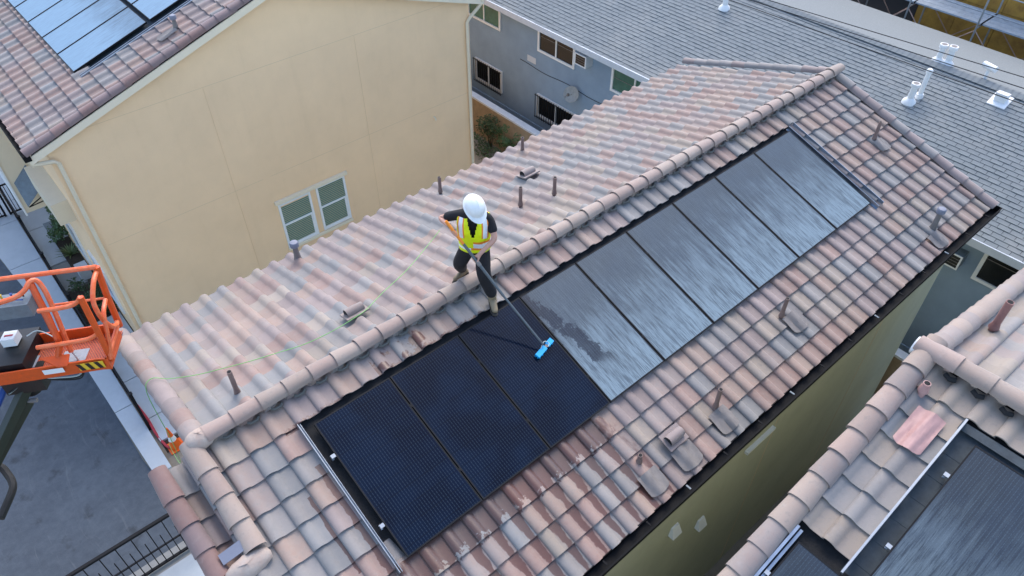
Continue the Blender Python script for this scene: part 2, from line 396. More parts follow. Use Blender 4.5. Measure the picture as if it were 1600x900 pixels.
class MB:
    def __init__(s):
        s.v = []; s.f = []; s.mi = []
    def quad(s, a, b, c, d, mi=0):
        i = len(s.v); s.v += [tuple(a), tuple(b), tuple(c), tuple(d)]; s.f.append((i, i + 1, i + 2, i + 3)); s.mi.append(mi)
    def poly(s, pts, mi=0):
        i = len(s.v); s.v += [tuple(p) for p in pts]; s.f.append(tuple(range(i, i + len(pts)))); s.mi.append(mi)
    def hexa(s, p, mi=0):                 # 8 corners: bottom ring 0-3, top ring 4-7
        i = len(s.v); s.v += [tuple(q) for q in p]
        for f in ((3, 2, 1, 0), (4, 5, 6, 7), (0, 1, 5, 4), (1, 2, 6, 5), (2, 3, 7, 6), (3, 0, 4, 7)):
            s.f.append(tuple(i + k for k in f)); s.mi.append(mi)
    def box(s, x0, x1, y0, y1, z0, z1, mi=0):
        s.hexa([(x0, y0, z0), (x1, y0, z0), (x1, y1, z0), (x0, y1, z0), (x0, y0, z1), (x1, y0, z1), (x1, y1, z1), (x0, y1, z1)], mi)
    def obox(s, o, X, Y, Z, mi=0):        # box from corner o with edge vectors
        o, X, Y, Z = map(Vector, (o, X, Y, Z))
        s.hexa([o, o + X, o + X + Y, o + Y, o + Z, o + X + Z, o + X + Y + Z, o + Y + Z], mi)
    def beam(s, a, b, w, h, up=(0, 0, 1), mi=0):
        a, b = Vector(a), Vector(b); d = (b - a).normalized(); u = Vector(up)
        x = d.cross(u); x = x.normalized() if x.length > 1e-5 else Vector((1, 0, 0)); z = x.cross(d)
        s.obox(a - x * w / 2 - z * h / 2, b - a, x * w, z * h, mi)
    def tube(s, pts, r, n=8, mi=0, caps=True):
        pts = [Vector(p) for p in pts]; rings = []
        if isinstance(r, (int, float)): r = [r] * len(pts)
        ref = None
        for k, p in enumerate(pts):
            d = (pts[min(k + 1, len(pts) - 1)] - pts[max(k - 1, 0)]).normalized()
            if ref is None:
                ref = Vector((0, 0, 1)) if abs(d.z) < .9 else Vector((1, 0, 0))
            x = d.cross(ref).normalized(); y = x.cross(d).normalized(); ref = y
            i = len(s.v)
            for j in range(n):
                a = 2 * math.pi * j / n
                s.v.append(tuple(p + (x * math.cos(a) + y * math.sin(a)) * r[k]))
            rings.append(i)
        for k in range(len(pts) - 1):
            for j in range(n):
                s.f.append((rings[k] + j, rings[k] + (j + 1) % n, rings[k + 1] + (j + 1) % n, rings[k + 1] + j)); s.mi.append(mi)
        if caps:
            s.f.append(tuple(reversed(range(rings[0], rings[0] + n)))); s.mi.append(mi)
            s.f.append(tuple(range(rings[-1], rings[-1] + n))); s.mi.append(mi)
    def cyl(s, a, b, r, n=12, mi=0, r2=None):
        s.tube([a, b], [r, r if r2 is None else r2], n, mi)
    def build(s, name, mats, parent=None, smooth=False, local=False, sharp=None):
        me = bpy.data.meshes.new(name)
        o_ = Vector((0, 0, 0)) if (parent is None or local) else off(parent)
        me.from_pydata([tuple(Vector(p) - o_) for p in s.v], [], s.f)
        for m in (mats if isinstance(mats, (list, tuple)) else [mats]):
            me.materials.append(m)
        me.polygons.foreach_set('material_index', s.mi)
        bm = bmesh.new(); bm.from_mesh(me); bmesh.ops.recalc_face_normals(bm, faces=bm.faces); bm.to_mesh(me); bm.free()
        if smooth:
            me.polygons.foreach_set('use_smooth', [True] * len(me.polygons))
            me.set_sharp_from_angle(angle=R(sharp or 40))
        o = bpy.data.objects.new(name, me); C.objects.link(o)
        if parent is not None:
            o.parent = parent; OFF[o] = off(parent)
        return o

def tag(o, label=None, cat=None, group=None, kind=None):
    if label: o['label'] = label
    if cat: o['category'] = cat
    if group: o['group'] = group
    if kind: o['kind'] = kind
    return o
def thing(name, loc, label, cat, group=None):
    o = bpy.data.objects.new(name, None); C.objects.link(o); o.location = loc; OFF[o] = Vector(loc)
    o.empty_display_size = .2
    return tag(o, label, cat, group)
def place(name, me, Mw, parent):
    o = bpy.data.objects.new(name, me); C.objects.link(o); o.parent = parent
    o.matrix_local = Matrix.Translation(-off(parent)) @ Mw
    return o
def curve_pts(pts, n=6):
    """Catmull-Rom through points"""
    P = [Vector(p) for p in pts]; P = [P[0] * 2 - P[1]] + P + [P[-1] * 2 - P[-2]]; out = []
    for i in range(1, len(P) - 2):
        for k in range(n):
            t = k / n; a, b, c, d = P[i - 1], P[i], P[i + 1], P[i + 2]
            out.append(.5 * ((2 * b) + (c - a) * t + (2 * a - 5 * b + 4 * c - d) * t * t + (3 * b - a - 3 * c + d) * t ** 3))
    out.append(P[-2]); return out

class Slope:
    def __init__(s, O, A, D):
        s.O, s.A, s.D = Vector(O), Vector(A).normalized(), Vector(D).normalized()
        N = s.A.cross(s.D)
        s.N = N if N.z > 0 else -N
        s.X = (-s.D).cross(s.N)
        s.sg = 1 if s.X.dot(s.A) > 0 else -1
    def p(s, u, v, h=0.0):
        return s.O + s.A * u + s.D * v + s.N * h
    def fr(s, u, v, h=0.0, X=None, Y=None):
        X = X or s.X; Y = Y or -s.D; Z = X.cross(Y); o = s.p(u, v, h)
        return Matrix(((X.x, Y.x, Z.x, o.x), (X.y, Y.y, Z.y, o.y), (X.z, Y.z, Z.z, o.z), (0, 0, 0, 1)))

# --- tile, cap meshes
def raw_mesh(name, v, f, m):
    me = bpy.data.meshes.new(name); me.from_pydata(v, [], f); me.materials.append(m)
    me.polygons.foreach_set('use_smooth', [True] * len(f)); return me
TL = 0.385
PROF = [(0, .010), (.004, .026), (.018, .043), (.042, .054), (.072, .056), (.100, .049), (.125, .032), (.143, .013), (.159, .003), (.200, -.003), (.260, -.003), (.312, .000)]
def tile_geo():
    v = []; f = []; n = len(PROF); dz = .034; th = .028
    for x, z in PROF: v.append((x, 0, z))
    for x, z in PROF: v.append((x, TL, z * .74 - dz))
    for i in range(n - 1): f.append((i, i + 1, n + i + 1, n + i))
    b = len(v)                                       # tail face (own vertices: crisp edge)
    for x, z in PROF: v.append((x, 0, z))
    for x, z in PROF: v.append((x, .004, z - th))
    for i in range(n - 1): f.append((b + n + i, b + n + i + 1, b + i + 1, b + i))
    b = len(v)                                       # lip on the left edge
    v += [(0, 0, .010), (0, TL, .010 - dz), (.0, TL, -.01 - dz), (.0, 0, -.010)]
    f.append((b, b + 1, b + 2, b + 3))
    return v, f
TV, TF = tile_geo()
TILE = [raw_mesh('roof_tile', TV, TF, m) for m in TM]
def cap_geo(hw=.112, hh=.105, L=.40, tp=.84):
    v = []; f = []; n = 9
    def ring(y, k, dz=0, ins=0):
        return [(-(hw * k - ins) * math.cos(math.pi * j / (n - 1)), y, (hh * k - ins) * math.sin(math.pi * j / (n - 1)) ** .8 + dz) for j in range(n)]
    v += ring(0, 1) + ring(L, tp, -.012)
    for j in range(n - 1): f.append((j, j + 1, n + j + 1, n + j))
    b = len(v); v += ring(0, 1) + ring(.003, 1, 0, .016)
    for j in range(n - 1): f.append((b + n + j, b + n + j + 1, b + j + 1, b + j))
    b = len(v); v += ring(.003, 1, 0, .016) + ring(.1, .9, -.01, .016)
    for j in range(n - 1): f.append((b + n + j, b + n + j + 1, b + j + 1, b + j))
    return v, f
CV, CF = cap_geo()
CAP = [raw_mesh('ridge_cap', CV, CF, m) for m in CAPM]
RAKE_ROSE = [raw_mesh('rake_tile', CV, CF, m) for m in (TM[2], CAPM[0], TM[0], TM[5])]
RAKE_GREY = [raw_mesh('rake_tile', CV, CF, m) for m in (TM[3], TM[3], TM[5])]
RAKE_BROWN = [raw_mesh('rake_tile', CV, CF, m) for m in TMB]

import itertools
cm = cam.matrix_basis.inverted() if False else (Matrix.Translation(cam.location) @ cam.rotation_euler.to_matrix().to_4x4()).inverted()
FPX = 1162.5
def seen(p, n):
    q = cm @ Vector(p)
    if q.z > -.5: return 0.0
    x, y = FPX * q.x / -q.z, FPX * q.y / -q.z
    if abs(x) > 815 or abs(y) > 465: return 0.0
    d = cam.location - Vector(p)
    return max(0.0, d.normalized().dot(n)) / d.length_squared

def join_tiles(name, items, parent):
    """many tiles as one mesh (past the limit of single pieces)"""
    tv = np.array(TV); nv = len(TV)
    V = np.empty((len(items) * nv, 3)); F = []; mi = []
    o_ = off(parent)
    for k, (Mw, pi) in enumerate(items):
        m = np.array(Mw)
        V[k * nv:(k + 1) * nv] = tv @ m[:3, :3].T + m[:3, 3] - np.array(o_)
        F += [tuple(k * nv + i for i in f) for f in TF]; mi += [pi] * len(TF)
    me = bpy.data.meshes.new(name); me.from_pydata(V.tolist(), [], F)
    for m in TM: me.materials.append(m)
    me.polygons.foreach_set('material_index', mi)
    me.polygons.foreach_set('use_smooth', [True] * len(F))
    o = bpy.data.objects.new(name, me); C.objects.link(o); o.parent = parent; o['kind'] = 'stuff'; OFF[o] = off(parent)
    return o

def tile_frame(sl, u, v, h):
    """u = seam at the tile's left side when one faces the slope"""
    Mx = sl.fr(u, v, h)
    Mx = Mx @ Matrix.Translation((random.uniform(-.003, .003), random.uniform(-.004, .004), random.uniform(-.002, .002))) @ Matrix.Rotation(random.gauss(0, .006), 4, 'Z')
    return Mx
WTS = [3, 3, 3, 2.2, 2, 2, 1.4]
def pick(w=WTS):
    return random.choices(range(len(TM)), w)[0]

def lay(sl, seams, tails, skip, h=-.045, w=WTS):
    out = []
    for v in tails:
        last = None
        for u in seams:
            if skip and skip(u, v): continue
            pi = last if (last is not None and random.random() < .16) else pick(w)
            last = pi
            uu = u if sl.sg > 0 else u + TW
            out.append((tile_frame(sl, uu, v, h), pi))
    return out
def commit(items, sl, roof, limit=300):
    sc = [(seen(Mw @ Vector((TW / 2, TE / 2, .03)), sl_.N), i) for i, (Mw, pi, sl_) in enumerate(items)]
    sc.sort(reverse=True)
    single = set(i for s_, i in sc[:limit] if s_ > 0)
    rest = []
    for i, (Mw, pi, sl_) in enumerate(items):
        if i in single: place('roof_tile', TILE[pi], Mw, roof)
        else: rest.append((Mw, pi))
    if rest: join_tiles('roof_tile_rows', rest, roof)

def caps_along(name, meshes, a, b, up, parent, exp=TE, h=0.0, scale=1.0, first_tail=True):
    """half round caps from a (exposed tail end) towards b"""
    a, b = Vector(a), Vector(b); Y = (b - a).normalized(); Z = Vector(up); Z = (Z - Y * Z.dot(Y)).normalized(); X = Y.cross(Z)
    n = int(round((b - a).length / exp))
    for k in range(n):
        o = a + Y * exp * k + Z * h
        Mx = Matrix(((X.x, Y.x, Z.x, o.x), (X.y, Y.y, Z.y, o.y), (X.z, Y.z, Z.z, o.z), (0, 0, 0, 1)))
        Mx = Mx @ Matrix.Rotation(random.gauss(0, .012), 4, 'Z') @ Matrix.Rotation(random.gauss(0, .01), 4, 'X') @ Matrix.Scale(scale, 4)
        place(name, random.choice(meshes), Mx, parent)

# --- roof fittings
def vent_pipe(parent, base, h, r=.030, m='pipe_brown', tilt=(0, 0)):
    b = Vector(base); t = b + Vector((tilt[0], tilt[1], h))
    o = MB(); o.tube([b - Vector((0, 0, .12)), t], r, 12); o.tube([b - Vector((0, 0, .02)), b + Vector((0, 0, .06))], [r * 1.45, r * 1.08], 12)
    p = o.build('vent_pipe', M[m], parent, True)
    i = MB(); i.tube([t - Vector((0, 0, .01)), t + Vector((0, 0, .002))], r * .78, 12)
    i.build('pipe_mouth', M['pipe_black'], p)
    return p
def mushroom(parent, base, h):
    b = Vector(base)
    o = MB(); o.tube([b - Vector((0, 0, .1)), b + Vector((0, 0, .05)), b + Vector((0, 0, h - .08))], [.075, .05, .038], 12)
    p = o.build('vent_pipe', M['lead'], parent, True)
    c = MB(); z = b + Vector((0, 0, h - .10))
    c.tube([z, z + Vector((0, 0, .015)), z + Vector((0, 0, .08)), z + Vector((0, 0, .10)), z + Vector((0, 0, .105))], [.045, .070, .073, .058, .025], 14)
    c.build('vent_cap', M['cap_grey'], p, True)
    return p
def hood_vent(parent, sl, u, v, side=-1, mi=3):
    """half round hooded vent tile lying across the slope"""
    o = MB(); n = 9; rings = []
    for k, (du, r) in enumerate(((-.13, .068), (.0, .07), (.13, .062))):
        i = len(o.v)
        for j in range(n):
            a = math.pi * (j / (n - 1) * 1.24 - .12)
            o.v.append(tuple(sl.p(u + du * side, v - math.cos(a) * r, .055 + math.sin(a) * r)))
        rings.append(i)
    for k in range(2):
        for j in range(n - 1):
            o.f.append((rings[k] + j, rings[k] + j + 1, rings[k + 1] + j + 1, rings[k + 1] + j)); o.mi.append(0)
    o.f.append(tuple(range(rings[2], rings[2] + n))); o.mi.append(0)
    o.obox(sl.p(u - .17, v + .12, .012), sl.A * .34, -sl.D * .24, sl.N * .02)
    p = o.build('hooded_vent', TM[mi], parent, True)
    m_ = MB(); m_.poly([sl.p(u - .125 * side, v - math.cos(a) * .058, .055 + math.sin(a) * .058) for a in [math.pi * j / 8 for j in range(9)]])
    m_.build('vent_mouth', M['pipe_black'], p)
    return p
def apron(parent, sl, u, v, w, l, m='lead', seam0=1.622):
    """dressed metal flashing that follows the waves of the tiles"""
    o = MB(); nx, ny = 14, 6; ids = []
    for j in range(ny + 1):
        row = []
        for i in range(nx + 1):
            uu = u - w / 2 + w * i / nx; vv = v - l / 2 + l * j / ny
            t = ((uu - seam0) * sl.sg / TW) % 1.0 * TW
            z = np.interp(t, [a for a, b in PROF], [b for a, b in PROF])
            rd = .05 * math.sin(math.pi * min(1, max(0, i / nx))) ** .5          # rounded lower corners
            o.v.append(tuple(sl.p(uu, vv + (rd if j == ny else 0), z * .8 - .018 + .006 * math.sin(i * 1.7 + j)))); row.append(len(o.v) - 1)
        ids.append(row)
    for j in range(ny):
        for i in range(nx):
            o.f.append((ids[j][i], ids[j][i + 1], ids[j + 1][i + 1], ids[j + 1][i])); o.mi.append(0)
    return o.build('pipe_flashing', M[m], parent, True)

# --- solar panel (local: x across, y up the slope, z out)
def panel_proto(kind):
    """returns list of (name, mesh, level) shared by panels of this kind"""
    fr = MB(); t = .016
    fr.box(0, PW, 0, t, -.036, .0); fr.box(0, PW, PL - t, PL, -.036, .0)
    fr.box(0, t, t, PL - t, -.036, .0); fr.box(PW - t, PW, t, PL - t, -.036, .0)
    g = MB(); g.box(t, PW - t, t, PL - t, -.012, -.0035)
    a = fr.build('frame', M['black_frame']); b = g.build('glass', PM[kind])
    r = (a.data, b.data)
    for o in (a, b): bpy.data.objects.remove(o)
    return r
PROTO = {k: panel_proto(k) for k in PM}
cl = MB(); cl.box(-.012, .012, -.028, .028, -.036, .006)
_c = cl.build('clamp', M['steel']); CLAMP = _c.data; bpy.data.objects.remove(_c)
cl = MB(); cl.box(-.055, -.004, -.022, .022, -.03, .006); cl.box(-.055, -.03, -.03, .03, -.06, -.03)
_c = cl.build('clamp', M['steel']); ENDCLAMP = _c.data; bpy.data.objects.remove(_c)
cl = MB(); cl.box(-.007, .007, -.02, .02, -.036, .004)
_c = cl.build('clamp', M['black_frame']); MIDCLAMP = _c.data; bpy.data.objects.remove(_c)
def solar_panel(sl, u, v_low, h, kind, label, group, end=False):
    """u = left edge when facing the slope, v_low = distance of the lower edge from the ridge line"""
    root = bpy.data.objects.new('solar_panel', None); C.objects.link(root)
    root.matrix_world = sl.fr(u, v_low, h); root.empty_display_size = .2
    tag(root, label, 'solar panel', group)
    for nm, me in zip(('frame', 'glass'), PROTO[kind]):
        o = bpy.data.objects.new(nm, me); C.objects.link(o); o.parent = root
    for yy in (.44, 1.40):
        o = bpy.data.objects.new('clamp', ENDCLAMP if end else MIDCLAMP); C.objects.link(o); o.parent = root
        o.location = (0 if end else -.0075, yy, 0)
    return root

# ================================================================== LARGE STRUCTURE
def sheet(name, pts, z, m):
    o = MB(); o.poly([(x, y, z) for x, y in pts]); b = o.build(name, m); tag(b, kind='structure'); return b
def slab(name, x0, x1, y0, y1, z0, z1, m):
    o = MB(); o.box(x0, x1, y0, y1, z0, z1); b = o.build(name, m); tag(b, kind='structure'); return b
sheet('ground', [(-400, -400), (400, -400), (400, 400), (-400, 400)], 0, M['dirt'])
sheet('driveway', [(-30, 4.15), (-1.66, 4.15), (-1.66, 6.05), (-1.71, 6.6), (-1.72, 9.9), (-1.86, 12.1), (-2.15, 15.2), (-2.3, 17), (-2.6, 40), (-30, 40)], .006, M['asphalt'])
# pale concrete strip between drive and fence (kerb with joints)
def strip(name, ys, xl, xr, z0, z1, m):
    o = MB(); gap = .012
    for a, b in zip(ys[:-1], ys[1:]):
        o.hexa([(xl(a), a + gap, z0), (xr(a), a + gap, z0), (xr(b), b - gap, z0), (xl(b), b - gap, z0),
                (xl(a), a + gap, z1), (xr(a), a + gap, z1), (xr(b), b - gap, z1), (xl(b), b - gap, z1)])
    b_ = o.build(name, m); tag(b_, kind='structure'); return b_
drvx = lambda y: float(np.interp(y, [5.9, 6.6, 9.9, 12.1, 15.2, 17, 40], [-1.655, -1.70, -1.71, -1.85, -2.14, -2.29, -2.58]))
strip('kerb', [5.92, 8.2, 10.5, 12.8, 15.1, 17.4, 19.7, 22], drvx, lambda y: -1.30, 0, .10, M['concrete'])
strip('walkway', [6.75, 7.55, 9.0, 10.3, 11.5], lambda y: -1.22, lambda y: -.40, 0, .07, M['concrete'])
strip('path', [14.55, 16.6, 18.6, 21, 24], lambda y: -1.22, lambda y: -.38, 0, .07, M['concrete'])
strip('front_path', [13.25, 14.53], lambda y: -1.22, lambda y: -.62, 0, .06, M['concrete_dark'])
sheet('planter_bed', [(-1.22, 11.55), (-.40, 11.55), (-.40, 13.2), (-1.22, 13.2)], .03, M['soil'])
sheet('side_bed', [(-.78, 14.0), (-.38, 14.0), (-.38, 15.6), (-.78, 15.6)], .09, M['soil'])
sheet('corner_bed', [(-1.22, 6.4), (-.5, 6.4), (-.5, 7.5), (-1.22, 7.5)], .012, M['soil'])
sheet('apron', [(-6, 2.6), (-.8, 2.6), (-.8, 5.9), (-1.66, 5.9), (-1.66, 4.15), (-6, 4.15)], .004, M['concrete_dark'])
slab('forecourt', -6, -1.0, 2.0, 3.75, 0, .05, M['concrete'])
slab('alley', -.4, 12.3, 3.0, 9.65, 0, .02, M['concrete'])
slab('side_yard', 10, 12.3, -9, 2.9, 0, .018, M['concrete_dark'])

# ---------------------------------------------------------------- middle house
house = thing('house', (5.2, 0, 0), 'khaki stucco house in the middle with the tiled roof the worker stands on', 'house', 'stucco houses with tiled roofs')
HF = Slope((0, 0, ZR), (1, 0, 0), (0, -CO, -SI))
HB = Slope((0, 0, ZR), (1, 0, 0), (0, CO, -SI))
w = MB()
ze = lambda y: ZR - abs(y) * SI / CO - .22
def gable_wall(o, x0, x1, y0, y1, mi=0):
    pr = [(y0, 0), (y1, 0), (y1, ze(y1)), (0, ze(0)), (y0, ze(y0))] if y0 < 0 < y1 else [(y0, 0), (y1, 0), (y1, ze(y1)), (y0, ze(y0))]
    a = [(x0, y, z) for y, z in pr]; b = [(x1, y, z) for y, z in pr]
    o.poly(a, mi); o.poly(b[::-1], mi)
    for i in range(len(pr)):
        j = (i + 1) % len(pr); o.quad(a[i], b[i], b[j], a[j], mi)
gable_wall(w, -1.0, 11.45, -3.3, 3.1)
w.build('wall', M['stucco_front'], house)
ze = lambda y: ZR - abs(y) * SI / CO - .45
w = MB(); gable_wall(w, -1.42, -1.003, -3.297, -.2); w.build('wall_projection', M['stucco_front'], house)
rf = MB()
rf.obox(HF.p(-1.12, 0, -.21), HF.A * 12.72, HF.D * 3.69, HF.N * .09)
rf.obox(HB.p(-1.12, 0.0, -.21), HB.A * 12.72, HB.D * 3.60, HB.N * .09)
rf.obox(HF.p(-1.62, .1, -.34), HF.A * .498, HF.D * 3.59, HF.N * .10)
roof = rf.build('roof', M['underlay'], house)
seams = [1.622 + TW * k for k in range(-10, 34)]
tails_f = [3.705 - TE * k for k in range(0, 11)]
def skip_f(u, v):
    if u < -1.2 and v < .2: return True
    if -.30 < u and u + TW < 9.80 and .5 < v < 2.45: return True
    return False
items = [(a, b, HF) for a, b in lay(HF, seams, tails_f, skip_f)]
tails_b = [3.60 - TE * k for k in range(0, 11)]
seams_b = [1.70 + TW * k for k in range(-9, 33)]
items += [(a, b, HB) for a, b in lay(HB, seams_b, tails_b, None, w=[2.2, 2, 4, 2.5, 2.2, 2.5, 2])]
commit(items, None, roof)
# low column beside the rake and its outer row
lowi = lay(HF, [1.622 + TW * -10], [1.40 - TE * k for k in range(4)], None, h=-.17)
lowi += lay(HF, [1.622 + TW * -10 - .2], [1.40 - TE * k for k in range(4)], None, h=-.19)
for Mw, pi in lowi: place('roof_tile', TILE[pi], Mw, roof)
# caps
caps_along('ridge_cap', CAP, (-1.02, 0, ZR + .03), (11.62, 0, ZR + .03), (0, 0, 1), roof)
caps_along('rake_tile', RAKE_GREY + RAKE_ROSE[:1], HF.p(11.62, 3.73, -.02), HF.p(11.62, .12, -.02), HF.N, roof, scale=.92)
caps_along('rake_tile', RAKE_GREY, HB.p(11.66, 3.62, -.02), HB.p(11.66, .12, -.02), HB.N, roof, scale=.92)
caps_along('rake_tile', RAKE_ROSE, HB.p(-1.10, 3.65, -.03), HB.p(-1.10, .06, -.03), HB.N, roof, scale=1.15)
caps_along('rake_tile', CAP, HF.p(-1.19, 1.37, -.005), HF.p(-1.19, .08, -.005), HF.N, roof, scale=1.10)
caps_along('rake_tile', RAKE_BROWN + RAKE_ROSE[3:], HF.p(-1.60, 3.70, -.10), HF.p(-1.60, .08, -.10), HF.N, roof, scale=1.05)
# black vent mesh under the ridge caps on the front slope
for k in range(0, 43):
    u = 1.622 + TW * (k - 9) + .235
    o = MB(); o.tube([HF.p(u - .07, .095, -.02), HF.p(u - .035, .122, -.025), HF.p(u + .035, .122, -.025), HF.p(u + .07, .095, -.02)], .018, 8)
    o.build('ridge_vent', M['cap_dark'], roof, True)
# rounded end of the ridge
def blob(name, c, rx, ry, rz, m, parent, seed=0, ax=None):
    o = MB(); rnd = random.Random(seed); n, k = 12, 7
    ax = ax or (Vector((1, 0, 0)), Vector((0, 1, 0)), Vector((0, 0, 1)))
    c = Vector(c)
    for i in range(k + 1):
        t = math.pi * i / k
        for j in range(n):
            a = 2 * math.pi * j / n; q = 1 + rnd.uniform(-.07, .07)
            o.v.append(tuple(c + ax[0] * rx * q * math.sin(t) * math.cos(a) + ax[1] * ry * q * math.sin(t) * math.sin(a) + ax[2] * rz * q * math.cos(t)))
    for i in range(k):
        for j in range(n):
            o.f.append((i * n + j, i * n + (j + 1) % n, (i + 1) * n + (j + 1) % n, (i + 1) * n + j)); o.mi.append(0)
    return o.build(name, m, parent, True, sharp=80)
blob('mortar', (-1.08, 0, ZR + .02), .17, .125, .115, M['mortar'], roof, 3)
blob('mortar', HF.p(-1.33, 1.46, -.03), .27, .13, .105, M['mortar'], roof, 5, (HF.A, HF.D, HF.N))
o = MB(); o.obox(HF.p(-1.52, 1.20, .0), HF.A * .28 + HF.N * .05, HF.D * .12, HF.N * .012)
o.build('loose_flashing', M['cap_grey'], roof)
# felt and flashing round the panels
o = MB(); o.obox(HF.p(-.16, .36, -.119), HF.A * 9.92, HF.D * 2.06, HF.N * .02); o.build('roofing_felt', M['underlay'], roof)
for k in range(34):                         # tile stubs left under the lower edge
    pi = 4 if k % 3 else 3
    place('roof_tile', TILE[pi], tile_frame(HF, 1.622 + TW * (k - 6) + .02, 2.46, -.094), roof)
fl = MB(); fl.obox(HF.p(-.150, .44, -.10), HF.A * .008, HF.D * 2.02, HF.N * .125); fl.obox(HF.p(-.118, .44, -.10), HF.A * .006, HF.D * 2.02, HF.N * .095)
fl.obox(HF.p(-.142, .44, -.048), HF.A * .024, HF.D * 2.02, HF.N * .004)
fl.build('side_flashing', M['steel'], roof)
fl = MB(); fl.obox(HF.p(9.50, .46, -.070), HF.A * .15, HF.D * 2.04, HF.N * .006); fl.obox(HF.p(9.650, .46, -.09), HF.A * .008, HF.D * 2.04, HF.N * .125); fl.obox(HF.p(9.53, .46, -.064), HF.A * .008, HF.D * 2.04, HF.N * .07)
fl.build('side_flashing', M['flash_blue'], roof)
# gutter: black box channel with hangers
g = MB()
y0 = -3.705 * CO; zg = ZR - 3.705 * SI
g.box(-1.62, 11.64, y0 - .125, y0 - .115, zg - .11, zg + .005); g.box(-1.62, 11.64, y0 - .114, y0 + .01, zg - .11, zg - .10); g.box(-1.62, 11.64, y0 + .011, y0 + .02, zg - .11, zg - .03)
g.box(-1.632, -1.621, y0 - .125, y0 + .02, zg - .11, zg + .0); g.box(11.641, 11.652, y0 - .125, y0 + .02, zg - .11, zg + .0)
g.box(-1.62, 11.64, y0 - .135, y0 - .126, zg - .012, zg + .005)
gut = g.build('gutter', M['gutter'], house)
for k in range(18):
    h = MB(); x = -1.2 + k * .73; h.box(x, x + .022, y0 - .09, y0 - .02, zg - .008, zg + .002); h.build('hanger', M['gutter'] if k % 3 else M['mach_grey'], gut)
fb = MB(); fb.box(-1.6, 11.6, y0 + .025, y0 + .05, zg - .22, zg - .06); fb.build('fascia', M['gutter'], house)
fb = MB(); fb.box(-1.1, 11.6, 3.60 * CO - .06, 3.60 * CO - .03, ZR - 3.6 * SI - .25, ZR - 3.6 * SI - .06); fb.build('fascia', M['cream'], house)
# bits on the front wall
o = MB(); o.box(5.28, 6.0, -3.36, -3.3, 4.60, 4.66); o.build('wall_ledge', M['white'], house)
for x, z in ((3.62, 4.10), (4.42, 3.35)):
    o = MB(); o.hexa([(x, -3.40, z), (x + .20, -3.40, z), (x + .20, -3.3, z), (x, -3.3, z), (x + .03, -3.33, z + .2), (x + .17, -3.33, z + .2), (x + .17, -3.3, z + .2), (x + .03, -3.3, z + .2)])
    o.build('wall_vent', M['white'], house)
for x in (2.05, 6.1, 9.2):
    o = MB(); o.box(x, x + .010, -3.303, -3.299, .1, 6.1); o.build('control_joint', M['joint'], house)
# fittings on the front slope
vent_pipe(roof, HF.p(10.86, 1.50), .33); vent_pipe(roof, HF.p(6.27, 2.87), .33); vent_pipe(roof, HF.p(4.32, 3.24), .34)
vent_pipe(roof, HF.p(2.92, 3.15), .12, .03)
mushroom(roof, HF.p(10.04, 3.32), .40)
hood_vent(roof, HF, 3.50, 3.20, 1, 5)
for u, v, w_, l in ((4.27, 3.42, .34, .28), (6.40, 3.05, .34, .26), (3.50, 3.46, .36, .26), (2.90, 3.43, .32, .26), (9.93, 3.50, .34, .24), (10.90, 1.66, .28, .22)):
    apron(roof, HF, u, v, w_, l)
# fittings on the back slope
for u, v, h in ((4.42, 3.17, .29), (4.73, 1.31, .33), (5.29, 1.11, .30), (6.37, 3.19, .27), (-.44, .53, .37)):
    vent_pipe(roof, HB.p(u, v), h)
mushroom(roof, HB.p(1.66, 3.30), .32)
hood_vent(roof, HB, 1.36, .80, 1, 2); hood_vent(roof, HB, 5.60, 2.12, 1, 2)

# the nine panels
PG = 'row of panels on the middle roof'
kinds = ['clean', 'clean', 'clean', 'splash', 'dusty', 'dusty', 'dusty', 'dusty', 'dusty']
labs = ['clean dark navy solar panel at the near left end of the middle roof row',
        'clean dark navy solar panel between two other clean ones on the middle roof',
        'wet dark navy solar panel under the cyan brush on the middle roof',
        'dusty solar panel with dark splashed wet patches right beside the clean ones',
        'dusty streaked solar panel just beyond the splashed one on the middle roof',
        'dusty solar panel, third past the clean dark ones on the middle roof',
        'dusty streaked solar panel, third from the far blue flashing on the middle roof',
        'dusty streaked solar panel, next to last at the far end of the middle roof',
        'dusty solar panel at the far end of the row beside the blue flashing']
for k in range(9):
    solar_panel(HF, k * 1.05 + .0075, 2.382, .012, kinds[k], labs[k], PG, end=(k == 0))

# ---------------------------------------------------------------- tan house at the left, gable towards the middle house
tan = thing('house', (4.9, 14, 0), 'tan stucco house at the upper left with a big blank gable wall', 'house', 'stucco houses with tiled roofs')
XE, ZE = -.671, 6.161
AP = 5.0; ZA = ZE + (AP - XE) * SI / CO
TW_ = Slope((XE, 9.45, ZE), (0, 1, 0), (-CO, 0, -SI))        # u = distance back from the gable edge, v negative = up from the eave
TEa = Slope((AP, 9.45, ZA), (0, 1, 0), (CO, 0, -SI))
X0, X1, Y0, Y1 = -.37, 10.33, 9.65, 24.0
w = MB(); pr = [(X0, 0), (X1, 0), (X1, ZE - .2 + .1), (AP, ZA - .22), (X0, ZE - .2 + .1)]
a = [(x, Y0, z) for x, z in pr]; b = [(x, Y1, z) for x, z in pr]
w.poly(a); w.poly(b[::-1])
for i in range(5): w.quad(a[i], b[i], b[(i + 1) % 5], a[(i + 1) % 5])
w.build('wall', M['stucco'], tan)
LS = (AP - XE) / CO
r_ = MB(); r_.obox(TW_.p(.02, 0, -.21), TW_.A * 14.5, -TW_.D * LS, TW_.N * .09)
r_.obox(TEa.p(.02, .003, -.21), TEa.A * 14.5, TEa.D * LS, TEa.N * .09)
troof = r_.build('roof', M['underlay'], tan)
seams_t = [.20 + TW * k for k in range(0, 34)]
tails_t = [.05 - TE * k for k in range(0, 17)]
def skip_t(u, v):
    return u + TW > 1.40 and -5.6 < v < -1.75
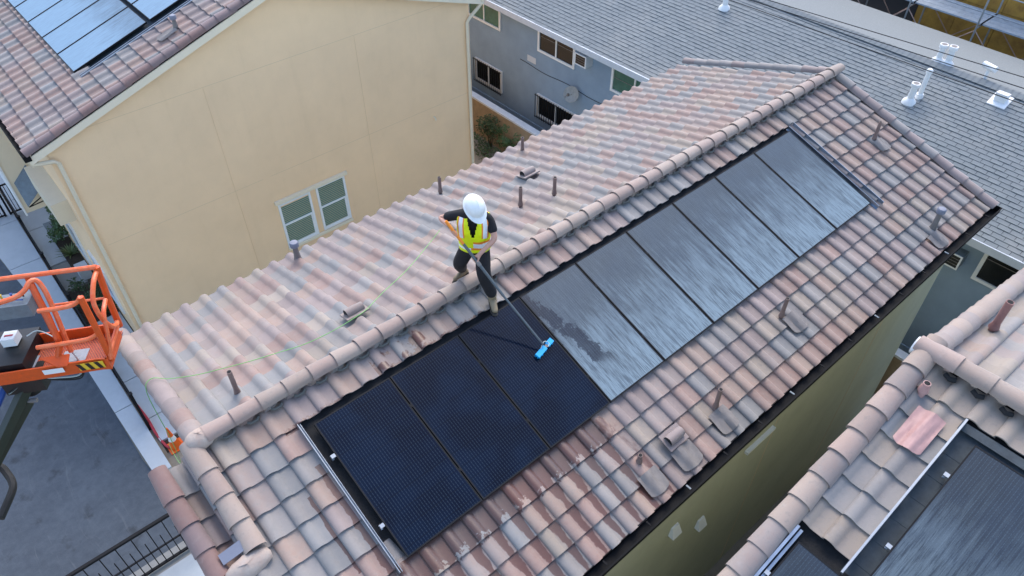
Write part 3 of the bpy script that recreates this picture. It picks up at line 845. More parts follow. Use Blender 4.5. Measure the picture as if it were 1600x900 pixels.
items = [(a_, b_, TW_) for a_, b_ in lay(TW_, seams_t, tails_t, skip_t, w=[4.2, 2, 3, 1.7, 1.5, 3.6, .5])]
items += [(a_, b_, TEa) for a_, b_ in lay(TEa, [.20 + TW * k for k in range(0, 44)], [.40 + TE * k for k in range(0, 17)], None, w=[3, 2, 3.4, 2.6, 2.4, 3.4, .8])]
commit(items, None, troof)
caps_along('rake_tile', RAKE_BROWN, TW_.p(.10, .06, -.01), TW_.p(.10, -LS, -.01), TW_.N, troof, scale=1.12)
caps_along('rake_tile', RAKE_BROWN, TEa.p(.10, LS, -.01), TEa.p(.10, .0, -.01), TEa.N, troof, scale=1.12)
o = MB(); o.obox(TW_.p(1.36, -1.60, -.119), TW_.A * 9, -TW_.D * 3.9, TW_.N * .02); o.build('roofing_felt', M['slate_course'], troof)
o = MB(); o.obox(TW_.p(1.33, -1.72, -.04), TW_.A * .02, -TW_.D * 3.9, TW_.N * .055); o.obox(TW_.p(1.48, -1.72, -.048), TW_.A * .012, -TW_.D * 3.9, TW_.N * .03); o.build('side_flashing', M['flash_blue'], troof)
for k in range(30):
    place('roof_tile', TILE[4 if k % 3 else 3], tile_frame(TW_, 1.50 + TW * k + TW, -1.62, -.10), troof)
mushroom(troof, TW_.p(.81, -3.85), .26)
apron(troof, TW_, .80, -3.62, .28, .40, 'lead', .20)
# fascia boards along the rakes, eaves gutter, downspouts
o = MB(); o.obox(TW_.p(.012, .10, -.215), TW_.A * .03, -TW_.D * (LS + .1), TW_.N * .15); o.build('fascia', M['cream'], tan)
o = MB(); o.obox(TEa.p(.012, .0, -.215), TEa.A * .03, TEa.D * (LS + .1), TEa.N * .15); o.build('fascia', M['cream'], tan)
o = MB(); o.box(XE - .12, XE - .11, 9.44, 24, ZE - .13, ZE); o.box(XE - .109, XE + .0, 9.44, 24, ZE - .13, ZE - .12); o.box(XE + .001, XE + .01, 9.44, 24, ZE - .13, ZE - .05); o.box(XE - .12, XE + .01, 9.43, 9.439, ZE - .13, ZE); o.build('gutter', M['gutter'], tan)
o = MB(); o.box(10.62, 10.75, 9.44, 24, ZE - .13, ZE); o.build('gutter', M['cream_pipe'], tan)
def spout(pts):
    o = MB(); o.tube(pts, .045, 8); return o.build('downspout', M['cream_pipe'], tan, True)
spout([(XE - .05, 9.5, ZE - .12), (XE - .02, 9.52, ZE - .26), (-.33, 9.56, ZE - .36), (-.25, 9.60, ZE - .46), (-.25, 9.60, .05)])
spout([(10.68, 9.50, ZE - .10), (10.64, 9.52, ZE - .24), (10.30, 9.57, ZE - .52), (10.22, 9.60, ZE - .64), (10.22, 9.60, .05)])
# twin windows
def tan_window(x0, x1, z0, z1):
    fr = MB(); y = 9.65; t = .06
    fr.box(x0, x1, y - .03, y + .04, z0, z0 + t); fr.box(x0, x1, y - .03, y + .04, z1 - t, z1)
    fr.box(x0, x0 + t, y - .03, y + .04, z0 + t, z1 - t); fr.box(x1 - t, x1, y - .03, y + .04, z0 + t, z1 - t)
    win = fr.build('window', M['white'], tan)
    zm = (z0 + z1) / 2 + .03
    o = MB(); o.box(x0 + t, x1 - t, y - .022, y + .0, zm - .028, zm + .028); o.build('sash_bar', M['white'], win)
    o = MB(); o.box(x1 - t - .045, x1 - t, y - .015, y - .002, z0 + t, zm - .03); o.box(x0 + t, x1 - t - .046, y - .015, y - .002, z0 + t, z0 + t + .035); o.build('lower_sash', M['white'], win)
    bl = MB(); n = int((z1 - z0 - 2 * t) / .055)
    for k in range(n):
        zz = z0 + t + k * .055
        bl.hexa([(x0 + t, y - .003, zz), (x1 - t, y - .003, zz), (x1 - t, y + .002, zz), (x0 + t, y + .002, zz), (x0 + t, y - .012, zz + .046), (x1 - t, y - .012, zz + .046), (x1 - t, y - .007, zz + .046), (x0 + t, y - .007, zz + .046)])
    bl.build('blind', M['blind'], win)
    return win
tan_window(3.87, 4.80, 1.10, 2.53); tan_window(4.97, 5.85, 1.12, 2.57)
o = MB(); o.box(3.80, 5.93, 9.57, 9.65, 2.575, 2.665); o.build('window_head', M['cream'], tan)
o = MB(); o.box(3.85, 5.87, 9.59, 9.65, 1.02, 1.095); o.build('window_sill', M['cream'], tan)
def joint(x0, z0, x1, z1):
    o = MB(); o.beam((x0, 9.6495, z0), (x1, 9.6495, z1), .004, .010, up=(0, 1, 0) if abs(x1 - x0) < .01 else (0, 0, 1)); o.build('control_joint', M['joint'], tan)
joint(-.1, 6.20, 10.3, 6.20); joint(2.96, 6.18, 2.96, .1); joint(6.80, 6.18, 6.80, .1); joint(-.1, 3.42, 3.7, 3.42); joint(3.9, 3.42, 10.2, 3.42)
o = MB(); o.tube([(8.93, 9.66, 3.12), (8.93, 9.58, 3.12), (8.93, 9.55, 3.05)], .02, 8); o.build('wall_hook', M['cream'], tan)
# left face: ledge, bay, window trims
o = MB(); o.box(-.72, -.371, 10.3, 12.2, 3.9, 4.45); o.build('ledge', M['cream_pipe'], tan)
o = MB(); o.box(-1.10, -.372, 13.0, 17.5, 2.85, 6.0); bay = o.build('bay', M['cream_pipe'], tan)
o = MB(); o.box(-1.14, -1.10, 12.97, 17.5, 2.80, 6.0); o.build('bay_trim', M['white'], bay)
o = MB(); o.hexa([(-1.02, 12.62, 3.22), (-.62, 12.62, 3.55), (-.62, 12.64, 3.60), (-1.02, 12.64, 3.26), (-1.02, 12.98, 3.70), (-.62, 12.98, 4.05), (-.62, 12.99, 4.08), (-1.02, 12.99, 3.73)]); o.build('awning', M['mach_grey'], bay)
o = MB(); o.beam((-1.0, 12.64, 3.2), (-.55, 12.95, 3.2), .02, .02); o.beam((-1.0, 12.64, 3.2), (-.5, 12.95, 3.05), .02, .02); o.build('awning_brace', M['iron'], bay)
for ya, yb, za, zb in ((10.3, 11.4, .9, 2.3), (12.6, 13.8, .9, 2.2)):
    o = MB(); o.box(-.42, -.37, ya, yb, za, za + .07); o.box(-.42, -.37, ya, yb, zb - .07, zb); o.box(-.42, -.37, ya, ya + .07, za + .07, zb - .07); o.box(-.42, -.37, yb - .07, yb, za + .07, zb - .07)
    wi = o.build('window', M['white'], tan)
    o = MB(); o.box(-.385, -.372, ya + .07, yb - .07, za + .07, zb - .07); o.build('pane', M['glass_dark'], wi)
TG = 'panels on the tan house roof'
for row, v0 in ((0, -1.67), (1, -3.60)):
    for k in range(6):
        nm = ['nearest the wall edge', 'second from the wall edge', 'third from the wall edge', 'fourth from the wall edge', 'fifth from the wall edge', 'sixth from the wall edge'][k]
        solar_panel(TW_, 1.68 + 1.06 * k + PW, v0, .014, 'blue', 'pale blue panel on the tan house roof, %s row, %s' % (('lower', 'upper')[row], nm), TG, end=False)

# ---------------------------------------------------------------- third house at the lower right
third = thing('house', (5.3, -9, 0), 'tiled roof house at the lower right with white mortar on its ridge end', 'house', 'stucco houses with tiled roofs')
AX, AZ, AY = 5.347, ZR + .734, -4.72
SW = Slope((AX, AY, AZ), (0, -1, 0), (-CO, 0, -SI))
SE = Slope((AX, AY, AZ), (0, -1, 0), (CO, 0, -SI))
LT = 6.0
w = MB(); xl_, xr_ = AX - LT * CO + .3, AX + LT * CO - .3; zl = AZ - LT * SI - .12
pr = [(xl_, 0), (xr_, 0), (xr_, zl), (AX, AZ - .24), (xl_, zl)]
a = [(x, -4.93, z) for x, z in pr]; b = [(x, -16, z) for x, z in pr]
w.poly(a); w.poly(b[::-1])
for i in range(5): w.quad(a[i], b[i], b[(i + 1) % 5], a[(i + 1) % 5])
w.build('wall', M['stucco_front'], third)
r_ = MB(); r_.obox(SW.p(.02, 0, -.21), SW.A * 11, SW.D * LT, SW.N * .09); r_.obox(SE.p(.02, 0.003, -.21), SE.A * 11, SE.D * LT, SE.N * .09)
r3 = r_.build('roof', M['underlay'], third)
ts = [.18 + TW * k for k in range(0, 20)]
tl3 = [.42 + TE * k for k in range(0, 16)]
def skip_3(u, v):
    if u > .45 + .24 and .60 < v < 2.72: return True
    if u > .20 and v >= 2.72: return True
    if u > .10 and v > 2.60: return True
    return False
it3 = [(a_, b_, SW) for a_, b_ in lay(SW, [.11 + TW * k for k in range(0, 20)], tl3, skip_3, w=[.2, .4, 1.2, 4, 2.8, .3, 4])]
it3 += [(a_, b_, SE) for a_, b_ in lay(SE, [.16 + TW * k for k in range(0, 20)], [.38 + TE * k for k in range(17)], None, w=[1, 1.6, 3, 1.6, .8, .6, 4])]
commit(it3, None, r3)
caps_along('rake_tile', [CAP[0], CAP[1], RAKE_ROSE[0]], SW.p(.04, 3.9, .0), SW.p(.04, .06, .0), SW.N, r3, scale=1.22)
caps_along('rake_tile', [CAP[0], RAKE_ROSE[0], RAKE_ROSE[1]], SE.p(.05, LT, .0), SE.p(.05, .06, .0), SE.N, r3, scale=1.15)
caps_along('ridge_cap', [CAP[0], CAP[1]], (AX, -11.2, AZ + .04), (AX, -4.66, AZ + .04), (0, 0, 1), r3, scale=1.15, exp=.36)
o = MB(); o.tube([(AX, -4.70, AZ + .0), (AX, -4.60, AZ + .0)], .105, 14); o.build('white_end', M['white'], r3, True)
for k in range(14):
    o = MB(); o.tube([SW.p(.36 + TW * k - .06, .12, .0), SW.p(.36 + TW * k, .15, .005), SW.p(.36 + TW * k + .06, .12, .0)], .028, 6)
    o.build('ridge_vent', M['underlay'], r3, True)
# felt courses beside the panels (dark lapped strips)
for k in range(7):
    o = MB(); o.obox(SW.p(.70, .52 + .30 * k, -.105 + .0), SW.A * 5.0, SW.D * .335 - SW.N * .0, SW.N * .012)
    oo = o.build('felt_course', M['slate_course'], r3)
    oo.location = oo.location + SW.N * (-.004 * k)
o = MB(); o.obox(SW.p(.20, 2.50, -.119), SW.A * 5.2, SW.D * 3.2, SW.N * .02); o.build('roofing_felt', M['underlay'], r3)
o = MB(); o.obox(SW.p(.715, .46, -.05), SW.A * .022, SW.D * 2.10, SW.N * .10); o.build('side_flashing', M['steel'], r3)
o = MB(); o.obox(SW.p(.70, .46, -.05), SW.A * 4, SW.D * .10, SW.N * .012); o.build('head_flashing', M['slate_course'], r3)
o = MB(); o.obox(SW.p(.17, 2.46, -.05), SW.A * .03, SW.D * 3.2, SW.N * .09); o.obox(SW.p(.21, 2.46, -.046), SW.A * .03, SW.D * 3.2, SW.N * .02); o.build('side_flashing', M['flash_blue'], r3)
vent_pipe(r3, SE.p(.28, 1.63, .02), .42, .045, 'pipe_red'); vent_pipe(r3, SW.p(.24, .42, .02), .10, .04, 'lead_pink')
apron(r3, SW, .45, .82, .30, .46, 'lead_pink', .11)
G3 = 'panels on the lower right roof'
solar_panel(SW, .92, 2.49, .014, 'navy', 'dusty navy solar panel cut by the right edge on the lower right roof', G3, end=True)
solar_panel(SW, .92 + 1.06, 2.49, .014, 'navy', 'dusty navy solar panel further out on the lower right roof, upper row', G3)
for k in range(3):
    solar_panel(SW, .27 + 1.06 * k, 4.43, .014, 'navy', 'dusty navy panel at the bottom edge, lower right roof, %s' % ('first below the tile strip', 'second in the lower row', 'third in the lower row')[k], G3, end=(k == 0))

# ---------------------------------------------------------------- grey building
grey = thing('apartment_building', (17, 3, 0), 'long blue grey stucco building with grey shingle roof and white roof vents', 'building')
XG = 13.5
w = MB(); w.box(XG, 20.3, -16, 26, 0, 4.42); w.build('wall', M['grey_wall'], grey)
GP = R(18); gx, gz = 13.2, 4.45
RX, RZ = 17.1, gz + 3.9 * math.tan(GP)
GW = Slope((RX, -16.3, RZ), (0, 1, 0), (-math.cos(GP), 0, -math.sin(GP)))
r_ = MB(); r_.obox(GW.p(0, 0.0, -.13), GW.A * 42.6, GW.D * 4.10, GW.N * .10)
far = Vector((20.5, 0, 5.015)) - Vector((RX, 0, RZ))
r_.obox((RX + .002, -16.3, RZ - .13), (0, 42.6, 0), far, (0, 0, .10))
groof = r_.build('roof', M['underlay'], grey)
o = MB(); o.obox((RX + .05, -16.3, RZ - .035), (0, 42.6, 0), far * .985, (0, 0, .03)); o.build('roll_roofing', M['roll_roof'], groof)
# shingle tabs: real, lapped, joined
sv_, sf_, tone = [], [], []
rnd = random.Random(5)
E_ = .125
ncourse = int(4.1 / E_)
for c in range(ncourse + 1):
    v_low = 4.11 - c * E_
    y = -7.0 + (c % 2) * .125 + rnd.uniform(-.02, .02)
    while y < 25:
        wd = .25
        if v_low - .15 > 0:
            lift = .014 + (.007 if rnd.random() < .45 else 0)
            i = len(sv_)
            for (yy, vv, hh) in ((y + .001, v_low, lift), (y + wd - .003, v_low, lift), (y + wd - .003, v_low - .16, .0), (y + .001, v_low - .16, .0), (y + .001, v_low, -.006), (y + wd - .003, v_low, -.006)):
                sv_.append(tuple(GW.p(yy + 16.3, vv, hh - .026) - off(groof)))
            sf_ += [(i, i + 1, i + 2, i + 3), (i + 4, i + 5, i + 1, i), (i + 4, i, i + 3), (i + 5, i + 2, i + 1)]
            t = min(1, max(0, rnd.gauss(.5, .13))); tone += [t] * 6
        y += wd + .006
me = bpy.data.meshes.new('shingles'); me.from_pydata(sv_, [], sf_); me.materials.append(M['shingle'])
at = me.attributes.new('tone', 'FLOAT', 'POINT'); at.data.foreach_set('value', tone)
o = bpy.data.objects.new('shingles', me); C.objects.link(o); o.parent = groof; o['kind'] = 'stuff'
# ridge shingles
sv_, sf_, tone = [], [], []
for k in range(230):
    y = -9 + k * .145; i = len(sv_)
    for dx, dz in ((-.16, -.045), (0, .012), (.16, -.03)):
        for yy, e in ((y, .016), (y + .2, .0)):
            sv_.append(tuple(Vector((RX + dx, yy, RZ + dz + e)) - off(groof)))
    sf_ += [(i, i + 2, i + 3, i + 1), (i + 2, i + 4, i + 5, i + 3)]; t = min(1, max(0, rnd.gauss(.25, .2))); tone += [t] * 6
me = bpy.data.meshes.new('ridge_shingles'); me.from_pydata(sv_, [], sf_); me.materials.append(M['shingle'])
at = me.attributes.new('tone', 'FLOAT', 'POINT'); at.data.foreach_set('value', tone)
o = bpy.data.objects.new('ridge_shingles', me); C.objects.link(o); o.parent = groof; o['kind'] = 'stuff'
o = MB(); o.box(13.165, 13.20, -16.3, 26.3, 4.26, 4.44); o.build('fascia', M['fascia'], grey)
o = MB(); o.box(13.201, 13.499, -16.2, 26.2, 4.28, 4.30); o.build('soffit', M['grey_wall'], grey)
o = MB(); o.box(20.5, 20.53, -16.3, 26.3, 4.84, 5.0); o.build('fascia', M['fascia'], grey)
def grey_window(ya, yb, za, zb, pane, mid=True, fw=.075, proud=.05, rail=None):
    o = MB(); x = XG
    o.box(x - proud, x + .02, ya, yb, za, za + fw); o.box(x - proud, x + .02, ya, yb, zb - fw, zb)
    o.box(x - proud, x + .02, ya, ya + fw, za + fw, zb - fw); o.box(x - proud, x + .02, yb - fw, yb, za + fw, zb - fw)
    wi = o.build('window', M['white'], grey)
    o = MB(); o.box(x - .012, x - .003, ya + fw, yb - fw, za + fw, zb - fw); o.build('pane', pane, wi)
    if mid:
        ym = (ya + yb) / 2; o = MB(); o.box(x - .04, x - .013, ym - .025, ym + .025, za + fw, zb - fw); o.build('mullion', M['white'], wi)
    if rail:
        o = MB(); o.box(x - .022, x - .0125, ya + fw, yb - fw, rail, rail + .014); o.build('glazing_bar', M['lead'], wi)
    return wi
grey_window(8.62, 10.25, 3.42, 4.20, M['glass_dark'], rail=3.93)
grey_window(12.05, 13.75, 3.42, 4.26, M['glass_green'])
grey_window(5.35, 7.12, 3.36, 4.18, M['glass_green'], rail=3.8)
grey_window(-5.2, -3.50, 3.36, 4.16, M['glass_dark'], mid=False, rail=3.95)
for ya, yb, za, zb in ((12.0, 13.45, 1.18, 2.0), (8.45, 10.22, 1.15, 1.95)):
    wi = grey_window(ya, yb, za, zb, M['glass_dark'])
    for k in range(int((yb - ya) / .11) + 1):
        o = MB(); y = ya + .01 + k * .11; o.box(XG - .12, XG - .104, y, y + .016, za - .06, zb + .02); o.build('security_bar', M['iron'], wi)
    for z in (za - .02, zb - .03):
        o = MB(); o.box(XG - .125, XG - .107, ya - .03, yb + .03, z, z + .02); o.build('bar_rail', M['iron'], wi)
o = MB(); o.tube([(XG - .01, y, 2.78 + .03 * math.sin(y * 3)) for y in np.arange(5.5, 11.2, .2)], .008, 5); o.build('wall_cable', M['iron'], grey)
o = MB(); o.box(XG - .012, XG, 10.35, 10.75, 2.90, 3.1); o.build('wall_patch', M['fascia'], grey)
o = MB(); o.box(XG - .03, XG, -16, 26, .0, .75); o.build('plinth', M['grey_wall'], grey)
def white_vent(x, y, z, h, style):
    b = Vector((x, y, z)); o = MB()
    if style == 'flue':
        o.tube([b - Vector((0, 0, .05)), b + Vector((0, 0, .02)), b + Vector((0, 0, .09)), b + Vector((0, 0, h - .10))], [.17, .15, .075, .07], 14)
        p = o.build('roof_vent', M['white_pipe'], groof, True)
        c = MB(); t = b + Vector((0, 0, h - .10)); c.tube([t, t + Vector((0, 0, .02)), t + Vector((0, 0, .10))], [.07, .10, .10], 14); c.build('vent_cap', M['white_pipe'], p, True)
        c = MB(); t = b + Vector((0, 0, h)); c.tube([t + Vector((0, 0, -.005)), t + Vector((0, 0, .003))], .07, 12); c.build('vent_mouth', M['lead'], p)
    elif style == 'stack':
        o.tube([b - Vector((0, 0, .05)), b + Vector((0, 0, .06)), b + Vector((0, 0, .061)), b + Vector((0, 0, h))], [.10, .08, .055, .055], 14)
        p = o.build('roof_vent', M['white_pipe'], groof, True)
        c = MB(); t = b + Vector((0, 0, h)); c.tube([t - Vector((0, 0, .07)), t, t + Vector((0, 0, .03))], [.072, .072, .045], 14); c.build('vent_cap', M['white_pipe'], p, True)
    elif style == 'tee':
        o.tube([b - Vector((0, 0, .05)), b + Vector((0, 0, h - .06))], .04, 10)
        p = o.build('roof_vent', M['white_pipe'], groof, True)
        c = MB(); t = b + Vector((0, 0, h - .03)); c.tube([t + Vector((.05, .16, 0)), t + Vector((-.05, -.16, 0))], .075, 12); c.build('vent_cap', M['white_pipe'], p, True)
    else:
        o.hexa([b + Vector(v_) for v_ in ((-.2, -.2, -.08), (.2, -.2, .05), (.2, .2, .05), (-.2, .2, -.08), (-.2, -.2, -.06), (.2, -.2, .07), (.2, .2, .07), (-.2, .2, -.06))])
        o.hexa([b + Vector(v_) for v_ in ((-.08, -.12, -.02), (.10, -.12, .02), (.10, .12, .02), (-.08, .12, -.02), (-.12, -.13, h), (.10, -.13, h - .03), (.10, .13, h - .03), (-.12, .13, h))])
        p = o.build('roof_vent', M['white_pipe'], groof)
    return p
white_vent(15.76, -.14, 5.28, .46, 'flue'); white_vent(16.01, -.23, 5.36, .66, 'stack')
white_vent(17.30, .10, RZ - .02, .42, 'flue'); white_vent(17.32, -.12, RZ - .02, .44, 'flue')
white_vent(17.30, -1.04, RZ - .05, .34, 'tee'); white_vent(16.74, -1.69, 5.60, .20, 'box'); white_vent(16.33, 5.70, 5.47, .40, 'flue')

# boundary wall
bw = thing('block_wall', (12.4, 5, 0), 'tan block boundary wall with pale coping in front of the blue grey building', 'wall')
o = MB(); o.box(12.32, 12.48, -12, 26, 0, 1.38); o.build('wall', M['block'], bw)
for k in range(38):
    o = MB(); y = -12 + k; o.box(12.28, 12.52, y + .004, y + .996, 1.381, 1.45); o.build('coping', M['fascia'], bw)

# building under construction far behind
yb_ = thing('building_shell', (24, 3, 0), 'unfinished building wall sheathed in ochre boards behind the scaffold', 'building')
o = MB(); o.box(24.2, 30, -14, 3.55, 0, 9); o.build('wall', M['dark_open'], yb_)
o = MB(); o.box(24.2, 30, 3.56, 22, 0, 3.2); o.build('wall', M['dark_open'], yb_)
o = MB(); o.box(26.4, 30, 3.56, 22, 3.21, 9); o.build('wall', M['dark_open'], yb_)
for i in range(14):
    for j in range(4):
        o = MB(); y = 3.5 - (i + 1) * 1.22; z = j * 2.3
        o.box(24.14 + .01 * ((i + j) % 2), 24.19, y + .006, y + 1.214, z + .006, z + 2.294); o.build('board', M['sheath'], yb_)
for i in range(8):
    o = MB(); y = 3.6 + i * 1.22; o.box(26.34, 26.39, y, y + 1.21, 3.25, 5.6); o.build('board', M['dark_open'] if i < 5 else M['sheath'], yb_)
sc = thing('scaffold', (22.8, 3, 0), 'metal scaffold tower with grey planks behind the grey shingle roof', 'scaffold')
for y in (7.4, 4.9, 3.05, 1.0, -1.2, -3.4):
    for x in (22.2, 23.5):
        o = MB(); o.tube([(x, y, 0), (x, y, 7.6)], .028, 6); o.build('post', M['scaf'], sc, True)
    o = MB()
    for z in (1.2, 3.0, 4.7, 5.6, 6.5): o.tube([(22.2, y, z), (23.5, y, z)], .02, 5)
    o.build('rung', M['scaf'], sc, True)
for ya, yb in ((7.4, 4.9), (4.9, 3.05), (3.05, 1.0), (1.0, -1.2), (-1.2, -3.4)):
    for x in (22.2, 23.5):
        for z in (2.75, 4.65):
            o = MB(); o.tube([(x, ya, z), (x, yb, z - 1.9)], .016, 5); o.tube([(x + .02, yb, z), (x + .02, ya, z - 1.9)], .016, 5); o.build('brace', M['scaf_pink'], sc, True)
    for z in (3.6, 5.2, 5.75):
        o = MB(); o.tube([(22.2, ya, z), (22.2, yb, z)], .018, 5); o.build('ledger', M['scaf'], sc, True)
    for k in range(4):
        o = MB(); x = 22.45 + k * .26; o.box(x, x + .245, yb - .05, ya + .0, 4.745, 4.79); o.build('plank', M['plank'], sc)

# wires
for k, (a, b) in enumerate((((12.14, 2.04, 8.0), (12.76, -2.75, 8.0)), ((11.86, 2.29, 8.0), (12.34, -2.65, 8.0)), ((11.56, 2.48, 8.0), (11.78, -3.18, 8.02)))):
    a, b = Vector(a), Vector(b); d = b - a
    o = MB(); o.tube([a + d * t for t in np.linspace(-3.5, 4.5, 24)], .0085, 5)
    tag(o.build('overhead_wire', M['wire'], None, True), ('uppermost thin black overhead wire crossing above the grey shingle roof', 'middle black overhead wire running along the grey roof ridge', 'lowest black overhead wire in front of the grey roof ridge')[k], 'wire', 'overhead wires')

# ================================================================== OBJECTS ON THE GROUND
def iron_fence(name, a, b, h, label, posts, gap=.095, rails=(.12, .92), parent=None, proud=0, cat='fence'):
    a, b = Vector(a), Vector(b); d = (b - a); L = d.length; d.normalize(); n = Vector((0, 0, 1))
    t = thing(name, tuple(a), label, cat)
    for i in range(posts):
        p = a + d * L * i / (posts - 1); o = MB(); o.beam(p, p + n * (h + .06), .06, .06, up=d)
        po = o.build('post', M['iron'], t)
        q = MB(); q.obox(p + Vector((-.045, -.045, h + .06)), (.09, 0, 0), (0, .09, 0), (0, 0, .02)); q.build('post_cap', M['iron'], po)
    for r in rails:
        o = MB(); o.beam(a + n * h * r, b + n * h * r, .04, .04); o.build('rail', M['iron'], t)
    k = 1
    while k * gap < L:
        p = a + d * k * gap; o = MB(); o.beam(p + n * (h * rails[0] + .02), p + n * (h * rails[-1] - .02), .02, .02, up=d); o.build('picket', M['iron'], t); k += 1
    return t
iron_fence('iron_fence', (-1.26, 7.3, .0), (-1.26, 17.6, .0), 1.25, 'long black iron fence along the concrete strip beside the drive', 6)
iron_fence('iron_fence', (-1.36, 17.8, .0), (-.5, 17.8, .0), 1.2, 'short black iron fence crossing the path under the tan house awning', 3)
iron_fence('iron_fence', (-3.4, 17.8, .0), (-1.5, 17.8, .0), 1.2, 'black iron fence panel at the left edge across the end of the drive', 3)
# drive gate near the bottom
gt = thing('driveway_gate', (-3, 3.9, 0), 'black iron drive gate with staggered bars at the lower left', 'gate')
for z, w_ in ((.08, .05), (.60, .03), (1.36, .06)):
    o = MB(); o.beam((-6.2, 3.9, z), (-1.3, 3.9, z), w_, w_); o.build('rail', M['iron'], gt)
for k in range(33):
    x = -1.38 - k * .145; top = 1.33 if k % 2 == 0 else .95
    o = MB(); o.beam((x, 3.9, .1), (x, 3.9, top), .018, .018, up=(1, 0, 0)); o.build('bar', M['iron'], gt)
for x in (-1.3, -6.2):
    o = MB(); o.beam((x, 3.9, 0), (x, 3.9, 1.45), .07, .07, up=(1, 0, 0)); o.build('post', M['iron'], gt)

def shrub(name, c, r, n, m, label, cat='shrub', size=.07, group=None, stems=5, seed=1):
    rd = random.Random(seed); t = thing(name, (c[0], c[1], 0), label, cat, group)
    o = MB()
    for k in range(stems):
        a = rd.uniform(0, 6.28); q = Vector(c) + Vector((math.cos(a) * r[0] * .5, math.sin(a) * r[1] * .5, r[2] * rd.uniform(.1, .6)))
        o.tube([(c[0] + rd.uniform(-.04, .04), c[1] + rd.uniform(-.04, .04), 0), (Vector((c[0], c[1], 0)) + q) / 2, q], [.018, .012, .005], 5)
    o.build('stem', M['bark'], t, True)
    f = MB(); cl = [(Vector((rd.gauss(0, .45), rd.gauss(0, .45), rd.gauss(0, .45))), rd.uniform(.25, .5)) for _ in range(14)]
    for k in range(n):
        cc, cr = rd.choice(cl)
        d = Vector((rd.gauss(0, 1), rd.gauss(0, 1), rd.gauss(0, 1))).normalized() * cr * rd.uniform(.5, 1) + cc
        p = Vector(c) + Vector((d.x * r[0], d.y * r[1], d.z * r[2]))
        if p.z < .03: p.z = .03 + rd.random() * .1
        u = Vector((rd.gauss(0, 1), rd.gauss(0, 1), rd.gauss(0, .6))).normalized(); v = u.orthogonal().normalized(); s = size * rd.uniform(.6, 1.3)
        f.quad(p, p + (u + v * .5) * s * .55, p + u * s * 1.2, p + (u - v * .5) * s * .55)
    f.build('foliage', m, t)
    return t
shrub('shrub', (-.56, 15.55, .55), (.22, .55, .5), 900, M['leaf'], 'rounded green shrub against the tan house left wall', seed=2)
shrub('shrub', (-.75, 12.3, .35), (.35, .6, .32), 900, M['leaf_dark'], 'low dark green shrub in the bed behind the orange lift basket', seed=3)
shrub('shrub', (-.62, 11.75, .25), (.2, .2, .25), 250, M['leaf'], 'small bright green shrub at the near end of the bed by the walkway', seed=9)
shrub('vine', (12.15, 11.1, .75), (.16, .55, .55), 800, M['leaf_dark'], 'dark green vine on the tan block wall nearest the downspout', 'plant', group='vines on the block wall', seed=4)
shrub('vine', (12.12, 10.1, .65), (.18, .5, .55), 800, M['leaf'], 'lighter green vine on the tan block wall next to the tiled roof edge', 'plant', group='vines on the block wall', seed=5)
shrub('shrub', (11.7, 10.9, .3), (.5, .9, .3), 700, M['leaf_dark'], 'low dark shrub on the ground below the wall vines', seed=6)
yu = thing('yucca', (-.60, 14.65, 0), 'pale green spiky plant in the bed beside the tan house', 'plant')
rd = random.Random(8)
for k in range(34):
    a = rd.uniform(0, 6.28); e = rd.uniform(.3, 1.3); L = rd.uniform(.3, .55)
    d = Vector((math.cos(a) * math.cos(e), math.sin(a) * math.cos(e), math.sin(e))); s = d.cross(Vector((0, 0, 1))).normalized() * .018
    b = Vector((-.60, 14.65, .1)); mdl = b + d * L * .6; tip = b + d * L + Vector((0, 0, -.10 * L))
    o = MB(); o.quad(b - s, b + s, mdl + s * .9, mdl - s * .9); o.poly([mdl - s * .9, mdl + s * .9, tip]); o.build('blade', M['leaf_yucca'], yu)
# mat on the path
o = MB(); o.box(-.78, -.42, 15.75, 16.7, .072, .085); tag(o.build('door_mat', M['mach_grey']), 'dark grey rectangular mat on the path beside the green shrub', 'mat')
# white utility box by the bed
o = MB(); o.box(-.72, -.42, 13.35, 13.75, .05, .40); tag(o.build('utility_box', M['fascia']), 'pale utility box at the foot of the tan house wall', 'box')
# cone
cn = thing('traffic_cone', (-1.0, 6.45, 0), 'orange traffic cone with a white band in the bare corner bed', 'cone')
o = MB(); o.tube([(-1.0, 6.45, .03), (-1.0, 6.45, .28)], [.13, .085], 16); o.tube([(-1.0, 6.45, .42), (-1.0, 6.45, .70)], [.06, .02], 16); o.build('body', M['cone'], cn, True)
o = MB(); o.tube([(-1.0, 6.45, .281), (-1.0, 6.45, .419)], [.086, .061], 16); o.build('band', M['white'], cn, True)
o = MB(); o.box(-1.17, -.83, 6.28, 6.62, .013, .03); o.build('base', M['cone'], cn)
o = MB(); o.tube(curve_pts([(-1.24, 7.7, .5), (-1.2, 7.35, .25), (-1.21, 7.0, .06), (-1.17, 6.6, .05), (-1.12, 6.45, .05)]), .03, 7); tag(o.build('red_strap', M['red'], None, True), 'red webbing strap hanging at the near end of the long iron fence', 'strap')
o = MB(); o.tube(curve_pts([(-1.08, 6.6, .5), (-1.0, 6.2, .35), (-.92, 6.0, .1)]), .018, 6)

